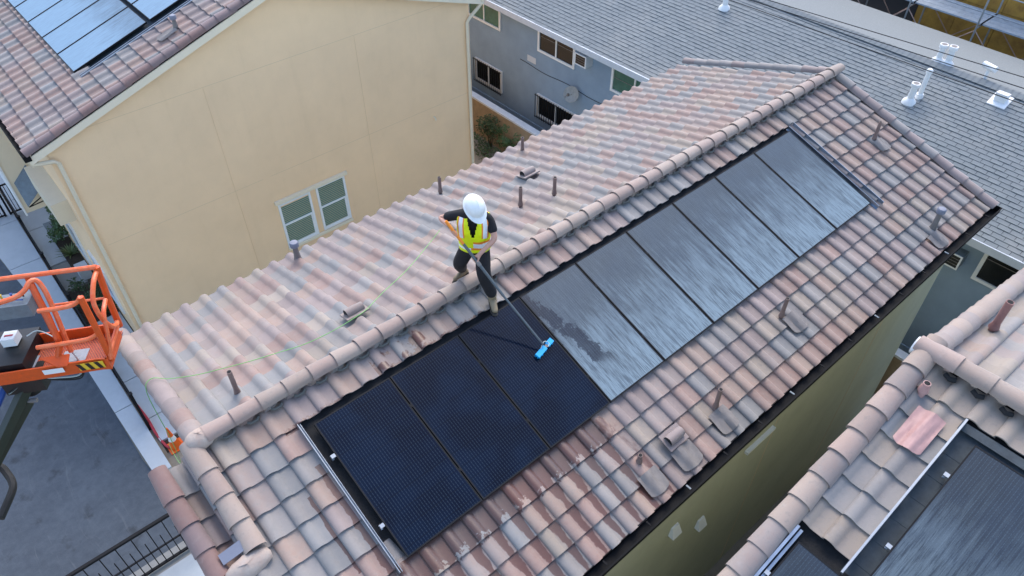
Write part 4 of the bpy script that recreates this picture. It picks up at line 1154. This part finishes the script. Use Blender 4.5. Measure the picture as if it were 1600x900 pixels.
# green rope over the roof
pts = [HB.p(u, s_, h) for u, s_, h in ((3.30, 1.50, .16), (3.0, 1.4, .09), (2.4, 1.08, .06), (1.85, .84, .06), (1.48, .66, .055), (1.3, .61, .06), (.95, .60, .05), (.56, .65, .05), (.2, .80, .055), (-.11, .96, .05), (-.40, 1.12, .055), (-.67, 1.30, .05), (-.95, 1.52, .07), (-1.12, 1.66, .115))]
pts += [(-1.24, 1.58, ZR - .55), (-1.25, 1.62, ZR - 1.5), (-1.23, 2.6, 4.2), (-1.20, 4.2, 2.2), (-1.12, 6.2, .45), (-1.05, 6.55, .1)]
o = MB(); o.tube(curve_pts(pts, 5), .0048, 6); tag(o.build('rope', M['rope'], None, True), 'thin green rope running down the back roof slope from the worker', 'rope')

# satellite dish, air conditioners
ds = thing('satellite_dish', (13.3, 8.45, 2.6), 'round grey satellite dish on the blue grey wall', 'satellite dish')
o = MB(); c = Vector((13.22, 8.45, 2.75)); nrm = Vector((-.75, -.35, .42)).normalized(); xa = nrm.orthogonal().normalized(); ya = nrm.cross(xa)
n = 20
for i, (r, dpt) in enumerate(((.0, -.05), (.1, -.043), (.19, -.02), (.245, .0), (.25, -.012))):
    for j in range(n): o.v.append(tuple(c + (xa * math.cos(2 * math.pi * j / n) + ya * math.sin(2 * math.pi * j / n)) * r + nrm * dpt))
for i in range(4):
    for j in range(n): o.f.append((i * n + j, i * n + (j + 1) % n, (i + 1) * n + (j + 1) % n, (i + 1) * n + j)); o.mi.append(0)
o.build('reflector', M['dish'], ds, True)
o = MB(); o.tube([c - nrm * .05, c - nrm * .15 + Vector((0, 0, -.1)), (13.48, 8.45, 2.45)], .022, 8); o.build('mount', M['lead'], ds, True)
o = MB(); o.tube([c - ya * .2, c + nrm * .3 - ya * .06], .01, 6); o.box(c.x + nrm.x * .3 - .03, c.x + nrm.x * .3 + .03, c.y + nrm.y * .3 - .03, c.y + nrm.y * .3 + .03, c.z + nrm.z * .3 - .05, c.z + nrm.z * .3 + .03); o.build('feed_arm', M['lead'], ds)
def ac_unit(y, z, w_, h, label, dark):
    t = thing('air_conditioner', (13.3, y, z), label, 'air conditioner', 'window air conditioners')
    o = MB(); o.box(13.22, 13.56, y - w_ / 2, y + w_ / 2, z - h / 2, z + h / 2); o.build('case', M['mach_grey'] if dark else M['fascia'], t)
    o = MB(); x = 13.215; f = .035
    o.box(x - .01, x + .004, y - w_ / 2, y + w_ / 2, z - h / 2, z - h / 2 + f); o.box(x - .01, x + .004, y - w_ / 2, y + w_ / 2, z + h / 2 - f, z + h / 2); o.box(x - .01, x + .004, y - w_ / 2, y - w_ / 2 + f, z - h / 2 + f, z + h / 2 - f); o.box(x - .01, x + .004, y + w_ / 2 - f, y + w_ / 2, z - h / 2 + f, z + h / 2 - f)
    o.build('bezel', M['white'], t)
    o = MB(); o.box(x - .004, x + .002, y - w_ / 2 + f, y + w_ / 2 - f, z - h / 2 + f, z + h / 2 - f); g_ = o.build('grille', M['glass_dark'], t)
    o = MB()
    for k in range(3): zz = z - h / 2 + f + (h - 2 * f) * (k + 1) / 4; o.box(x - .009, x - .005, y - w_ / 2 + f, y + w_ / 2 - f, zz - .004, zz + .004)
    o.build('louvre', M['lead'], g_)
ac_unit(8.15, 3.98, .46, .36, 'white rimmed air conditioner under the eave above the satellite dish', False)
ac_unit(-3.0, 3.72, .46, .36, 'air conditioner beside the dark window low on the right of the photo', True)

# ================================================================== BOOM LIFT
lift = thing('boom_lift', (-4.5, 1.0, 0), 'orange boom lift basket on a dark jib at the left edge', 'lift')
e1 = Vector((-.87, .49, 0)).normalized(); e2 = Vector((-.58, -.815, 0)).normalized()
B0 = Vector((-1.09, 2.60, 7.05)); F0 = Vector((-1.40, 2.12, 7.05)); zf = 7.05
LB = 1.85
BL = B0 + e1 * LB; FL = F0 + e1 * LB + Vector((-.05, -.05, 0))
fl = MB(); fl.poly([F0 + Vector((0, 0, .01)), B0 + Vector((0, 0, .01)), BL + Vector((0, 0, .01)), FL + Vector((0, 0, .01))]); fl.poly([FL - Vector((0, 0, .02)), BL - Vector((0, 0, .02)), B0 - Vector((0, 0, .02)), F0 - Vector((0, 0, .02))])
fl.build('floor', M['mesh_floor'], lift)
o = MB()                                            # floor grating, thin ribs
for k in range(92):
    a = F0 + e1 * .02 * k + Vector((0, 0, .014)); b = B0 + e1 * .02 * k + Vector((0, 0, .014)); o.beam(a, b, .006, .008)
g_ = o.build('grating', M['orange_worn_sky'], lift); g_['kind'] = 'stuff'
for p_ in ((.35, .45, .30, .14), (.95, .30, .22, .10)):
    o = MB(); a = F0 + e1 * p_[0] - e2 * .12 + Vector((0, 0, .022)); o.obox(a, e1 * p_[2], -e2 * .2, (0, 0, .004)); o.build('floor_plate', M['plank'], lift)
zt = .17
corner = [BL, B0 + e1 * .06, B0 + (F0 - B0) * .12, B0 + (F0 - B0) * .85, F0 + Vector((-.03, -.05, 0)), F0 + e1 * .14 + Vector((0, -.05, 0)), FL]
o = MB()
for a, b in zip(corner[:-1], corner[1:]):
    d = (b - a).normalized(); nrm = d.cross(Vector((0, 0, 1)))
    o.obox(a - Vector((0, 0, .03)), b - a, nrm * .02, Vector((0, 0, zt + .03)))
o.build('toe_board', M['orange'], lift)
def rail(name, pts, r=.024, m='orange_worn_sky', smooth_n=5):
    o = MB(); o.tube(curve_pts(pts, smooth_n) if smooth_n else pts, r, 8); return o.build(name, M[m], lift, True)
V = Vector
# coordinates read from the basket's planes: back side top rail, front rails with their curved ends, posts
tr = V((-1.01, 2.63, 8.13)); rail('top_rail', [tr, tr + e1 * 1.1, tr + e1 * 2.1], .030, smooth_n=0)
rail('post', [tr, V((-1.06, 2.60, 7.65)), B0 + V((0, 0, .1))], .040, 'orange', 0)
rail('post', [tr + V((-.02, -.03, -.02)), F0 + V((.10, .12, .5)), F0 + V((0, 0, .15))], .024, 'orange_worn_sky', 0) if False else None
rail('mid_rail', [V((-1.10, 2.56, 7.70)), V((-1.10, 2.56, 7.70)) + e1 * .62], .016, smooth_n=0)
rail('post', [V((-1.34, 2.23, 8.12)), V((-1.36, 2.17, 7.6)), F0 + V((.02, .02, .05))], .038, 'orange', 0)
rail('side_loop', [V((-1.03, 2.62, 8.08)), V((-1.13, 2.46, 8.06)), V((-1.24, 2.30, 7.92)), V((-1.25, 2.25, 7.70)), V((-1.20, 2.32, 7.45)), V((-1.13, 2.45, 7.32)), V((-1.10, 2.55, 7.28))], .030)
rail('side_loop', [V((-1.10, 2.50, 7.72)), V((-1.20, 2.30, 7.70)), V((-1.27, 2.2, 7.50)), V((-1.33, 2.15, 7.30)), V((-1.39, 2.10, 7.16))], .028)
rail('low_rail', [B0 + V((-.02, -.02, .14)), F0 + V((.02, .02, .14))], .026, smooth_n=0)
fr = V((-1.34, 2.23, 8.12))
rail('mid_rail', [fr, fr + e1 * .05 + V((0, 0, -.06)), fr + e1 * .14 + V((0, 0, -.11)), fr + e1 * .30 + V((0, 0, -.13)), fr + e1 * .52 + V((0, 0, -.13))], .028)
rail('low_rail', [V((-1.36, 2.17, 7.6)) + V((0, 0, -.03)), V((-1.36, 2.17, 7.6)) + e1 * .10 + V((0, 0, -.10)), V((-1.36, 2.17, 7.6)) + e1 * .25 + V((0, 0, -.13)), V((-1.36, 2.17, 7.6)) + e1 * .75 + V((0, 0, -.14))], .028)
gp = F0 + e1 * .62
rail('gate_post', [V((-1.71, 2.84, 8.13)), V((-1.74, 2.62, 7.72)), V((-1.78, 2.50, 7.4)), gp + V((0, .03, .05))], .040, 'orange', 0)
rail('gate_loop', [V((-2.10, 2.84, 8.06)), V((-1.92, 2.80, 8.07)), V((-1.80, 2.80, 8.11)), V((-1.71, 2.84, 8.16)), V((-1.64, 2.84, 8.14)), V((-1.62, 2.78, 8.02)), V((-1.64, 2.68, 7.80)), V((-1.68, 2.58, 7.5)), V((-1.72, 2.5, 7.2))], .031)
rail('post', [tr + e1 * .80, tr + e1 * .80 + V((-.05, -.06, -.55)), B0 + e1 * .80 + V((0, 0, .1))], .030, 'orange', 0)
rail('post', [tr + e1 * 1.95, BL + V((.06, -.03, .1))], .036, 'orange', 0)
rail('post', [V((-2.10, 2.84, 8.06)) + e1 * .62, FL + V((.05, .03, .1))], .036, 'orange', 0)
rail('top_rail', [V((-2.10, 2.84, 8.06)), V((-2.10, 2.84, 8.06)) + e1 * .62, tr + e1 * 1.95 + V((0, 0, -.03))], .028, smooth_n=0)
# brackets
o = MB(); a = V((-1.75, 2.40, 7.25)); o.hexa([a, a + e1 * .35, a + e1 * .35 + V((0, 0, .02)), a + V((0, 0, .02)), a + e2 * .14 + V((0, 0, -.06)), a + e1 * .12 + e2 * .14 + V((0, 0, -.06)), a + e1 * .12 + e2 * .14 + V((0, 0, -.04)), a + e2 * .14 + V((0, 0, -.04))]); o.build('bracket', M['orange'], lift)
o = MB(); a = F0 + e1 * .09 + V((0, -.072, .03)); o.obox(a, e1 * .30, V((0, -.004, 0)), V((0, 0, .12)))
dc = o.build('hazard_decal', M['yellow'], lift)
o = MB()
for k in range(3):
    a2 = a + e1 * (.02 + .105 * k) + V((0, -.0055, 0)); o.hexa([a2, a2 + e1 * .05, a2 + e1 * .05 + V((0, -.002, 0)), a2 + V((0, -.002, 0)), a2 + e1 * .04 + V((0, 0, .12)), a2 + e1 * .09 + V((0, 0, .12)), a2 + e1 * .09 + V((0, -.002, .12)), a2 + e1 * .04 + V((0, -.002, .12))])
o.build('black_stripe', M['mach_black'], dc)
o = MB(); a = F0 + e1 * .55 + V((-.01, -.078, .06)); o.obox(a, e1 * .24, V((0, -.004, 0)), V((0, 0, .08))); o.build('white_decal', M['white'], lift)
# control box with joysticks, white manual box
o = MB(); a = V((-1.72, 3.03, 7.68)); o.obox(a, e1 * .75, e2 * .24, V((0, 0, .20))); cb = o.build('control_box', M['mach_grey'], lift)
for k in range(6):
    o = MB(); p = a + e1 * (.08 + .12 * k) + e2 * .10 + V((0, 0, .22)); o.tube([p, p + V((0, 0, .05)), p + V((0, 0, .065))], [.012, .012, .02], 6); o.build('joystick', M['mach_black'] if k % 3 == 0 else (M['blue_hose'] if k % 3 == 1 else M['yellow']), cb, True)
o = MB(); o.tube(curve_pts([a + e1 * t + e2 * (.16 + .03 * math.sin(t * 20)) + V((0, 0, .24)) for t in np.linspace(.05, .7, 8)]), .008, 5); o.build('cable', M['blue_hose'], cb, True)
o = MB(); a = V((-2.10, 3.07, 7.29)); o.obox(a, e1 * .16, e2 * .16, V((0, 0, .12))); wb = o.build('white_box', M['white'], lift)
o = MB(); o.obox(a + e2 * .07 + e1 * .03 + V((0, 0, .121)), e1 * .10, e2 * .025, V((0, 0, .003))); o.build('red_label', M['red'], wb)
o = MB(); o.obox(V((-1.88, 3.12, 7.075)), e1 * .66, e2 * .62, V((0, 0, .20))); o.build('mount_block', M['mach_black'], lift)
o = MB(); o.obox(V((-2.02, 2.72, 6.80)), e1 * .46, e2 * .26, V((0, 0, .27))); o.build('pivot_bracket', M['mach_black'], lift)
o = MB(); o.cyl((-2.32, 2.82, 6.62), (-2.32, 2.82, 7.05), .11, 14); o.build('rotator', M['mach_black'], lift, True)
J0 = V((-2.29, 2.75, 6.86)); J1 = J0 + (V((-3.19, 2.33, 6.2)) - J0) * 2.4
o = MB(); o.beam(J0 + (J0 - J1).normalized() * .12, J1, .095, .13); o.build('jib_arm', M['olive'], lift)
K0 = V((-2.42, 2.67, 6.60)); K1 = K0 + (V((-3.18, 2.60, 5.9)) - K0) * 2.4
o = MB(); o.beam(K0, K1, .06, .09); o.build('jib_arm', M['olive'], lift)
o = MB(); o.cyl(K0 - e1 * .10 + V((0, 0, .02)), K0 + e1 * .16 + V((0, 0, .02)), .03, 10); o.build('pivot_pin', M['lead'], lift, True)
o = MB(); o.cyl(V((-2.55, 2.92, 6.80)), V((-3.9, 2.1, 5.9)), .045, 10); o.build('cylinder', M['blue_hose'], lift, True)
for k in range(3):
    o = MB(); o.tube(curve_pts([V((-1.72, 2.55, 7.25)), V((-1.70, 2.40, 7.05 - .02 * k)), V((-1.78, 2.36, 6.92 - .03 * k)), V((-2.02, 2.44, 6.98 - .02 * k)), V((-2.25, 2.6, 7.0)), V((-2.55, 2.7, 6.85))]), .010, 6); o.build('hose', M['rubber'] if k else M['hose_clear'], lift, True)
o = MB(); o.tube(curve_pts([V((-2.05, 2.92, 7.38)), V((-1.92, 2.88, 7.42)), V((-1.82, 2.78, 7.34)), V((-1.76, 2.66, 7.25))]), .008, 6); o.build('cable', M['hose_clear'], lift, True)
o = MB(); o.tube(curve_pts([V((-3.5, 2.6, 5.75)), V((-3.27, 3.0, 5.6)), V((-3.16, 2.93, 5.55)), V((-3.13, 2.79, 5.5)), V((-3.12, 2.63, 5.5)), V((-3.16, 2.48, 5.5)), V((-3.4, 2.2, 5.45))]), .05, 8); o.build('hose_carrier', M['rubber'], lift, True)
# main boom, turret, chassis, wheels (mostly out of the picture)
o = MB(); o.beam(J1, V((-6.4, -2.0, 1.5)), .26, .30); o.build('boom', M['orange'], lift)
o = MB(); o.box(-7.2, -5.6, -3.2, -1.4, .75, 1.6); o.build('turret', M['orange'], lift)
o = MB(); o.box(-7.4, -5.4, -3.4, -1.2, .45, .74); o.build('chassis', M['mach_black'], lift)
for x in (-7.3, -5.5):
    for y in (-3.5, -1.1):
        o = MB(); o.cyl((x, y - .14, .42), (x, y + .14, .42), .42, 18); wh = o.build('wheel', M['rubber'], lift, True)
        o = MB(); o.cyl((x, y - .145, .42), (x, y + .145, .42), .2, 12); o.build('rim', M['white'], wh, True)

# ================================================================== WORKER
def skin(name, pts, edges, m, parent, sub=2, root=0):
    """pts: list of (pos, rx, ry)"""
    me = bpy.data.meshes.new(name); o_ = off(parent) if parent else V((0, 0, 0))
    me.from_pydata([tuple(V(p[0]) - o_) for p in pts], edges, [])
    o = bpy.data.objects.new(name, me); C.objects.link(o)
    md = o.modifiers.new('s', 'SKIN'); md.use_smooth_shade = True
    sd_ = me.skin_vertices[0].data
    for i, p in enumerate(pts):
        sd_[i].radius = (p[1], p[2] if len(p) > 2 else p[1]); sd_[i].use_root = (i == root)
    sb = o.modifiers.new('b', 'SUBSURF'); sb.levels = sub; sb.render_levels = sub
    dg = bpy.context.evaluated_depsgraph_get(); dg.update()
    nm = bpy.data.meshes.new_from_object(o.evaluated_get(dg)); nm.name = name
    nm.materials.clear(); nm.materials.append(m)
    nm.polygons.foreach_set('use_smooth', [True] * len(nm.polygons))
    bpy.data.objects.remove(o)
    o = bpy.data.objects.new(name, nm); C.objects.link(o)
    if parent: o.parent = parent; OFF[o] = off(parent)
    return o
FWD = V((-.70, -.71, 0)).normalized(); LFT = V((-FWD.y, FWD.x, 0)) * -1.0
LFT = V((.71, -.70, 0)).normalized()
UP = V((0, 0, 1))
pel = V((2.79, -.06, 8.08)); che = V((2.76, -.10, 8.40)); nb = V((2.745, -.13, 8.66)); nk = V((2.725, -.155, 8.71)); 
hc = V((2.70, -.19, 8.81))                                  # head centre
HF_ = V((-.15, -.75, -.62)).normalized()                    # where the face looks: down at the brush
HU = (UP - HF_ * UP.dot(HF_)).normalized(); HL = HF_.cross(HU) * -1
HL = HU.cross(HF_)
shR = V((2.62, .04, 8.60)); shL = V((2.88, -.25, 8.575))
elR = V((2.50, .27, 8.47)); wrR = V((2.455, -.03, 8.53))
elL = V((2.84, -.40, 8.37)); wrL = V((2.655, -.35, 8.225))
brush = V((2.91, -1.27, 7.03))
pdir = None
poleA = V((2.435, -.05, 8.555))
pdir = (brush - poleA).normalized()
haR = poleA + pdir * .07; haL = V((2.585, -.34, 8.18))
t_ = (haL - poleA).dot(pdir); haL = poleA + pdir * t_
wrR = haR + V((.01, .07, .03)); wrL = haL + V((.06, -.02, .055))
body_pts = [(pel, .13, .10), (che, .13, .10), (nb, .085, .07), (nk, .052), (hc - HU * .06, .062, .07), (hc + HU * .02, .078, .092), (hc + HU * .085, .06, .07),
            (shR, .058), (elR, .040), (wrR, .027), (shL, .058), (elL, .040), (wrL, .027),
            (pel - LFT * .09 - UP * .04, .08), (pel + LFT * .09 - UP * .04, .08)]
# legs
anR = HB.p(2.80, .25, .11); anL = HF.p(2.79, .38, .11)
knR = V((2.625, .09, 7.76)); knL = V((2.715, -.30, 7.79))
body_pts += [(knR, .055), (anR + UP * .05, .036), (knL, .055), (anL + UP * .05, .036)]
ed = [(0, 1), (1, 2), (2, 3), (3, 4), (4, 5), (5, 6), (2, 7), (7, 8), (8, 9), (2, 10), (10, 11), (11, 12), (0, 13), (0, 14), (13, 15), (15, 16), (14, 17), (17, 18)]
# hands: palm then five fingers closed on the pole
def hand(pts, ed, wi, wr, grip, side, open_=0):
    """fingers wrap the pole around grip; side = direction along the pole for the index finger"""
    d = pdir; toward = (grip - wr).normalized(); across = d.cross(toward).normalized()
    palm = wr + (grip - wr) * .55
    pts.append((palm, .030, .022)); pi = len(pts) - 1; ed.append((wi, pi))
    for k, L in enumerate((.060, .070, .066, .052)):
        kn = grip - toward * .005 + d * side * (.032 - .021 * k) + across * .026
        tip1 = grip + toward * .026 + d * side * (.033 - .021 * k) + across * .012
        tip2 = grip + toward * (.022 + (.03 if open_ else 0)) + d * side * (.033 - .021 * k) - across * (.018 * L / .06)
        for p, r in ((kn, .0098), (tip1, .0088), (tip2, .0075)):
            pts.append((p, r)); 
        n_ = len(pts); ed += [(pi, n_ - 3), (n_ - 3, n_ - 2), (n_ - 2, n_ - 1)]
    th1 = palm + d * side * .034 - across * .012; th2 = grip + d * side * .045 - across * .020
    pts += [(th1, .0125), (th2, .0095)]; n_ = len(pts); ed += [(pi, n_ - 2), (n_ - 2, n_ - 1)]
hand(body_pts, ed, 9, wrR, haR, 1); hand(body_pts, ed, 12, wrL, haL, 1)
# nose, ears, chin
nose = hc + HF_ * .105 - HU * .005
body_pts += [(nose, .014), (hc + HL * .082, .018, .012), (hc - HL * .082, .018, .012), (hc - HU * .085 + HF_ * .06, .03)]
n_ = len(body_pts); ed += [(5, n_ - 4), (5, n_ - 3), (5, n_ - 2), (4, n_ - 1)]
person = skin('person', body_pts, ed, M['skin'], None, 2)
tag(person, 'worker in white hard hat and yellow vest astride the roof ridge holding a long pole', 'person')
# eyes, mouth
for s_ in (-1, 1):
    o = MB(); p = hc + HF_ * .088 + HL * .032 * s_ + HU * .018
    o.tube([p - HF_ * .006, p + HF_ * .004], [.012, .006], 8); o.build('eye', M['shirt'], person, True)
o = MB(); p = hc + HF_ * .092 - HU * .045; o.tube([p - HL * .024, p + HF_ * .006, p + HL * .024], [.003, .006, .003], 6); o.build('mouth', M['red'], person, True)
blob('hair', hc + HU * .012 - HF_ * .018, .086, .098, .085, M['hair'], person, 2, (HL, HF_, HU))
# clothing
skin('trousers', [(pel + UP * .10, .150, .115), (pel, .160, .125), (pel - LFT * .095 - UP * .05, .118), (knR, .100), (anR + UP * .015, .078), (pel + LFT * .095 - UP * .05, .118), (knL, .100), (anL + UP * .015, .078)],
     [(0, 1), (1, 2), (2, 3), (3, 4), (1, 5), (5, 6), (6, 7)], M['trouser'], person, 2, 1)
def lerp(a, b, t): return a + (b - a) * t
skin('shirt', [(pel + UP * .06, .145, .112), (che, .150, .112), (nb, .105, .082), (nk + UP * .0, .062, .060), (shR, .068), (lerp(shR, elR, .75), .066), (shL, .068), (lerp(shL, elL, .75), .066)],
     [(0, 1), (1, 2), (2, 3), (2, 4), (4, 5), (2, 6), (6, 7)], M['shirt'], person, 2, 1)
# vest: open loft round the torso with a deep V neck and arm holes
ve = MB(); nz, na = 44, 128
hem = pel + UP * .015; topc = (shR + shL) / 2 + UP * .085
def vpt(i, j):
    t = i / nz; a = 2 * math.pi * j / na
    c = lerp(hem, topc, t) + FWD * .015 * math.sin(math.pi * t)
    aw = np.interp(t, [0, .3, .6, .8, 1], [.200, .196, .208, .212, .195]); bw = np.interp(t, [0, .3, .6, .85, .95, 1], [.168, .160, .168, .140, .100, .02])
    ca, sa = math.cos(a), math.sin(a)
    ca = math.copysign(abs(ca) ** .8, ca); sa = math.copysign(abs(sa) ** .8, sa)
    return c + FWD * bw * ca + LFT * aw * sa + V((0, 0, -.03 * abs(sa) * t + .004 * math.sin(a * 7 + t * 9)))
for i in range(nz + 1):
    for j in range(na): ve.v.append(tuple(vpt(i, j)))
for i in range(nz):
    for j in range(na):
        t = (i + .5) / nz; a = 2 * math.pi * (j + .5) / na; a = (a + math.pi) % (2 * math.pi) - math.pi
        x = math.sin(a); front = abs(a) < math.pi / 2
        if front and t > .36 and abs(x) < (t - .46) * .52: continue             # V neck
        if (not front) and t > .88 and abs(x) < .35: continue
        if abs(x) > np.interp(t, [.5, .60, .72, .9, 1], [1.1, .95, .90, .93, .98]): continue   # arm holes
        mi_ = 0
        if .08 < t < .15: mi_ = 2 if x > -.1 or not front else 1
        elif .15 <= t < .30: mi_ = 1 if (x > .0 or not front) else 0
        elif .30 <= t < .36: mi_ = 2 if (x > .0 or not front) else 0
        if t >= .45 and .50 < abs(x) < .78: mi_ = 1
        elif t >= .45 and (.42 < abs(x) <= .50 or .78 <= abs(x) < .85): mi_ = 2
        ve.f.append((i * na + j, i * na + (j + 1) % na, (i + 1) * na + (j + 1) % na, (i + 1) * na + j)); ve.mi.append(mi_)
vo = ve.build('safety_vest', [M['hivis'], M['silver'], M['hv_orange']], person, True, sharp=70)
sm = vo.modifiers.new('solid', 'SOLIDIFY'); sm.thickness = .008; sm.offset = 1
# hard hat
hh = MB(); n, k = 24, 8; hb = hc + HU * .035
for i in range(k + 1):
    t = math.pi / 2 * i / k
    for j in range(n):
        a = 2 * math.pi * j / n
        ridge = 1 + .035 * math.exp(-((math.sin(a)) / .25) ** 2) * math.sin(t)
        hh.v.append(tuple(hb + HL * math.sin(a) * .122 * math.cos(t) + HF_ * math.cos(a) * .146 * math.cos(t) + HU * (.135 * math.sin(t) * ridge)))
for i in range(k):
    for j in range(n): hh.f.append((i * n + j, i * n + (j + 1) % n, (i + 1) * n + (j + 1) % n, (i + 1) * n + j)); hh.mi.append(0)
hat = hh.build('hard_hat', M['helmet'], person, True, sharp=70)
br = MB()
for ring, (r1, r2) in enumerate(((.120, .144), (.140, .165))):
    for j in range(n):
        a = 2 * math.pi * j / n; ex = .055 * max(0, math.cos(a)) ** 1.5 if ring else 0
        br.v.append(tuple(hb + HL * math.sin(a) * r1 + HF_ * (math.cos(a) * r2 + ex) + HU * (-.004 - .012 * ring)))
for ring in range(2):
    for j in range(n):
        br.v.append(tuple(V(br.v[ring * n + j]) - HU * .008))
for j in range(n):
    j2 = (j + 1) % n
    for f in ((j, j2, n + j2, n + j), (n + j, n + j2, 3 * n + j2, 3 * n + j), (3 * n + j, 3 * n + j2, 2 * n + j2, 2 * n + j)): br.f.append(f); br.mi.append(0)
br.build('brim', M['helmet'], hat, True)
# boots
def boot(an, d, sl):
    d = V(d); d = (d - sl.N * d.dot(sl.N)).normalized(); N_ = sl.N; foot = an - N_ * .045
    b = skin('boot', [(an + UP * .07, .055), (an, .055), (foot - d * .03, .052, .05), (foot + d * .07, .052, .045), (foot + d * .16, .046, .035), (foot + d * .20, .036, .026)], [(0, 1), (1, 2), (2, 3), (3, 4), (4, 5)], M['boot'], person, 2, 1)
    o = MB(); s_ = d.cross(N_).normalized(); q = foot - N_ * .052
    pr = [(-.08, .0), (-.07, .042), (.06, .045), (.16, .05), (.215, .035), (.235, 0), (.215, -.035), (.16, -.05), (.06, -.045), (-.07, -.042)]
    lo = [q + d * a + s_ * c for a, c in pr]; hi = [p + N_ * .024 for p in lo]
    o.poly(lo[::-1]); o.poly(hi)
    for i in range(len(pr)): j = (i + 1) % len(pr); o.quad(lo[i], lo[j], hi[j], hi[i])
    o.build('sole', M['sole'], b)
boot(anR + V((0, 0, -.01)), (-.85, -.25, 0), HB); boot(anL + V((0, 0, -.01)), (-.45, -.9, 0), HF)
# glove on the upper hand
skin('glove', [(wrR + (elR - wrR) * .25, .036), (wrR, .036), (wrR + (haR - wrR) * .5, .040, .032), (haR, .036, .034)], [(0, 1), (1, 2), (2, 3)], M['glove'], person, 1, 1)

# cleaning brush on its pole
bp_ = thing('brush_pole', tuple(brush), 'long grey pole with a cyan brush head held against the wet panel', 'brush')
tip = brush + V((0, 0, .05))
o = MB(); o.tube([poleA + pdir * .26, poleA + pdir * 1.1], .019, 10); o.tube([poleA + pdir * 1.1, tip - pdir * .03], .0145, 10); o.build('pole', M['pole'], bp_, True)
o = MB(); o.tube([poleA - pdir * .10, poleA + pdir * .258], .019, 10); o.build('grip', M['hv_orange'], bp_, True)
o = MB(); o.tube([poleA + pdir * .52, poleA + pdir * .60], .026, 10); o.build('clamp', M['lead'], bp_, True)
hx = (HF.A * .93 + HF.D * -.22).normalized(); hy = hx.cross(HF.N).normalized()
for a_, b_ in ((-.165, .015), (.06, .165)):
    o = MB(); q = HF.p(2.91, 1.27 / CO, .015); q = brush - UP * .0
    base = HF.p(brush.x, -brush.y / CO + .0, .0)
    sdist = (HF.O - brush).dot(-HF.D); base = HF.p(brush.x, sdist, .014)
    o.obox(base + hx * a_ - hy * .035 + HF.N * .028, hx * (b_ - a_), hy * .07, HF.N * .03); hd = o.build('brush_head', M['brush'], bp_)
    f = MB(); rr = random.Random(3)
    for i in range(int((b_ - a_) / .012)):
        for j in range(6):
            p = base + hx * (a_ + .006 + i * .012) + hy * (-.03 + j * .012) + HF.N * .028; e = p - HF.N * .026 + hx * rr.uniform(-.006, .006) + hy * rr.uniform(-.012, .012); f.beam(p, e, .007, .007)
    bb = f.build('bristles', M['brush'], hd); bb['kind'] = 'stuff'
o = MB(); o.tube(curve_pts([base + hx * -.05 + HF.N * .06 - hy * .03, base + hx * .05 - hy * .055 + HF.N * .08, base + hx * .09 + HF.N * .06, base + hx * .03 + hy * .03 + HF.N * .08]), .005, 6); o.build('fork', M['hose_clear'], bp_, True)
o = MB(); o.obox(base + hx * .015 - hy * .02 + HF.N * .03, hx * .065, hy * .04, HF.N * .025); o.build('socket', M['lead'], bp_)
o = MB(); o.tube(curve_pts([poleA + pdir * t + V((.004, -.004, -.021)) for t in (.3, .8, 1.3, 1.75)], 3), .005, 5); o.build('water_hose', M['rubber'], bp_, True)
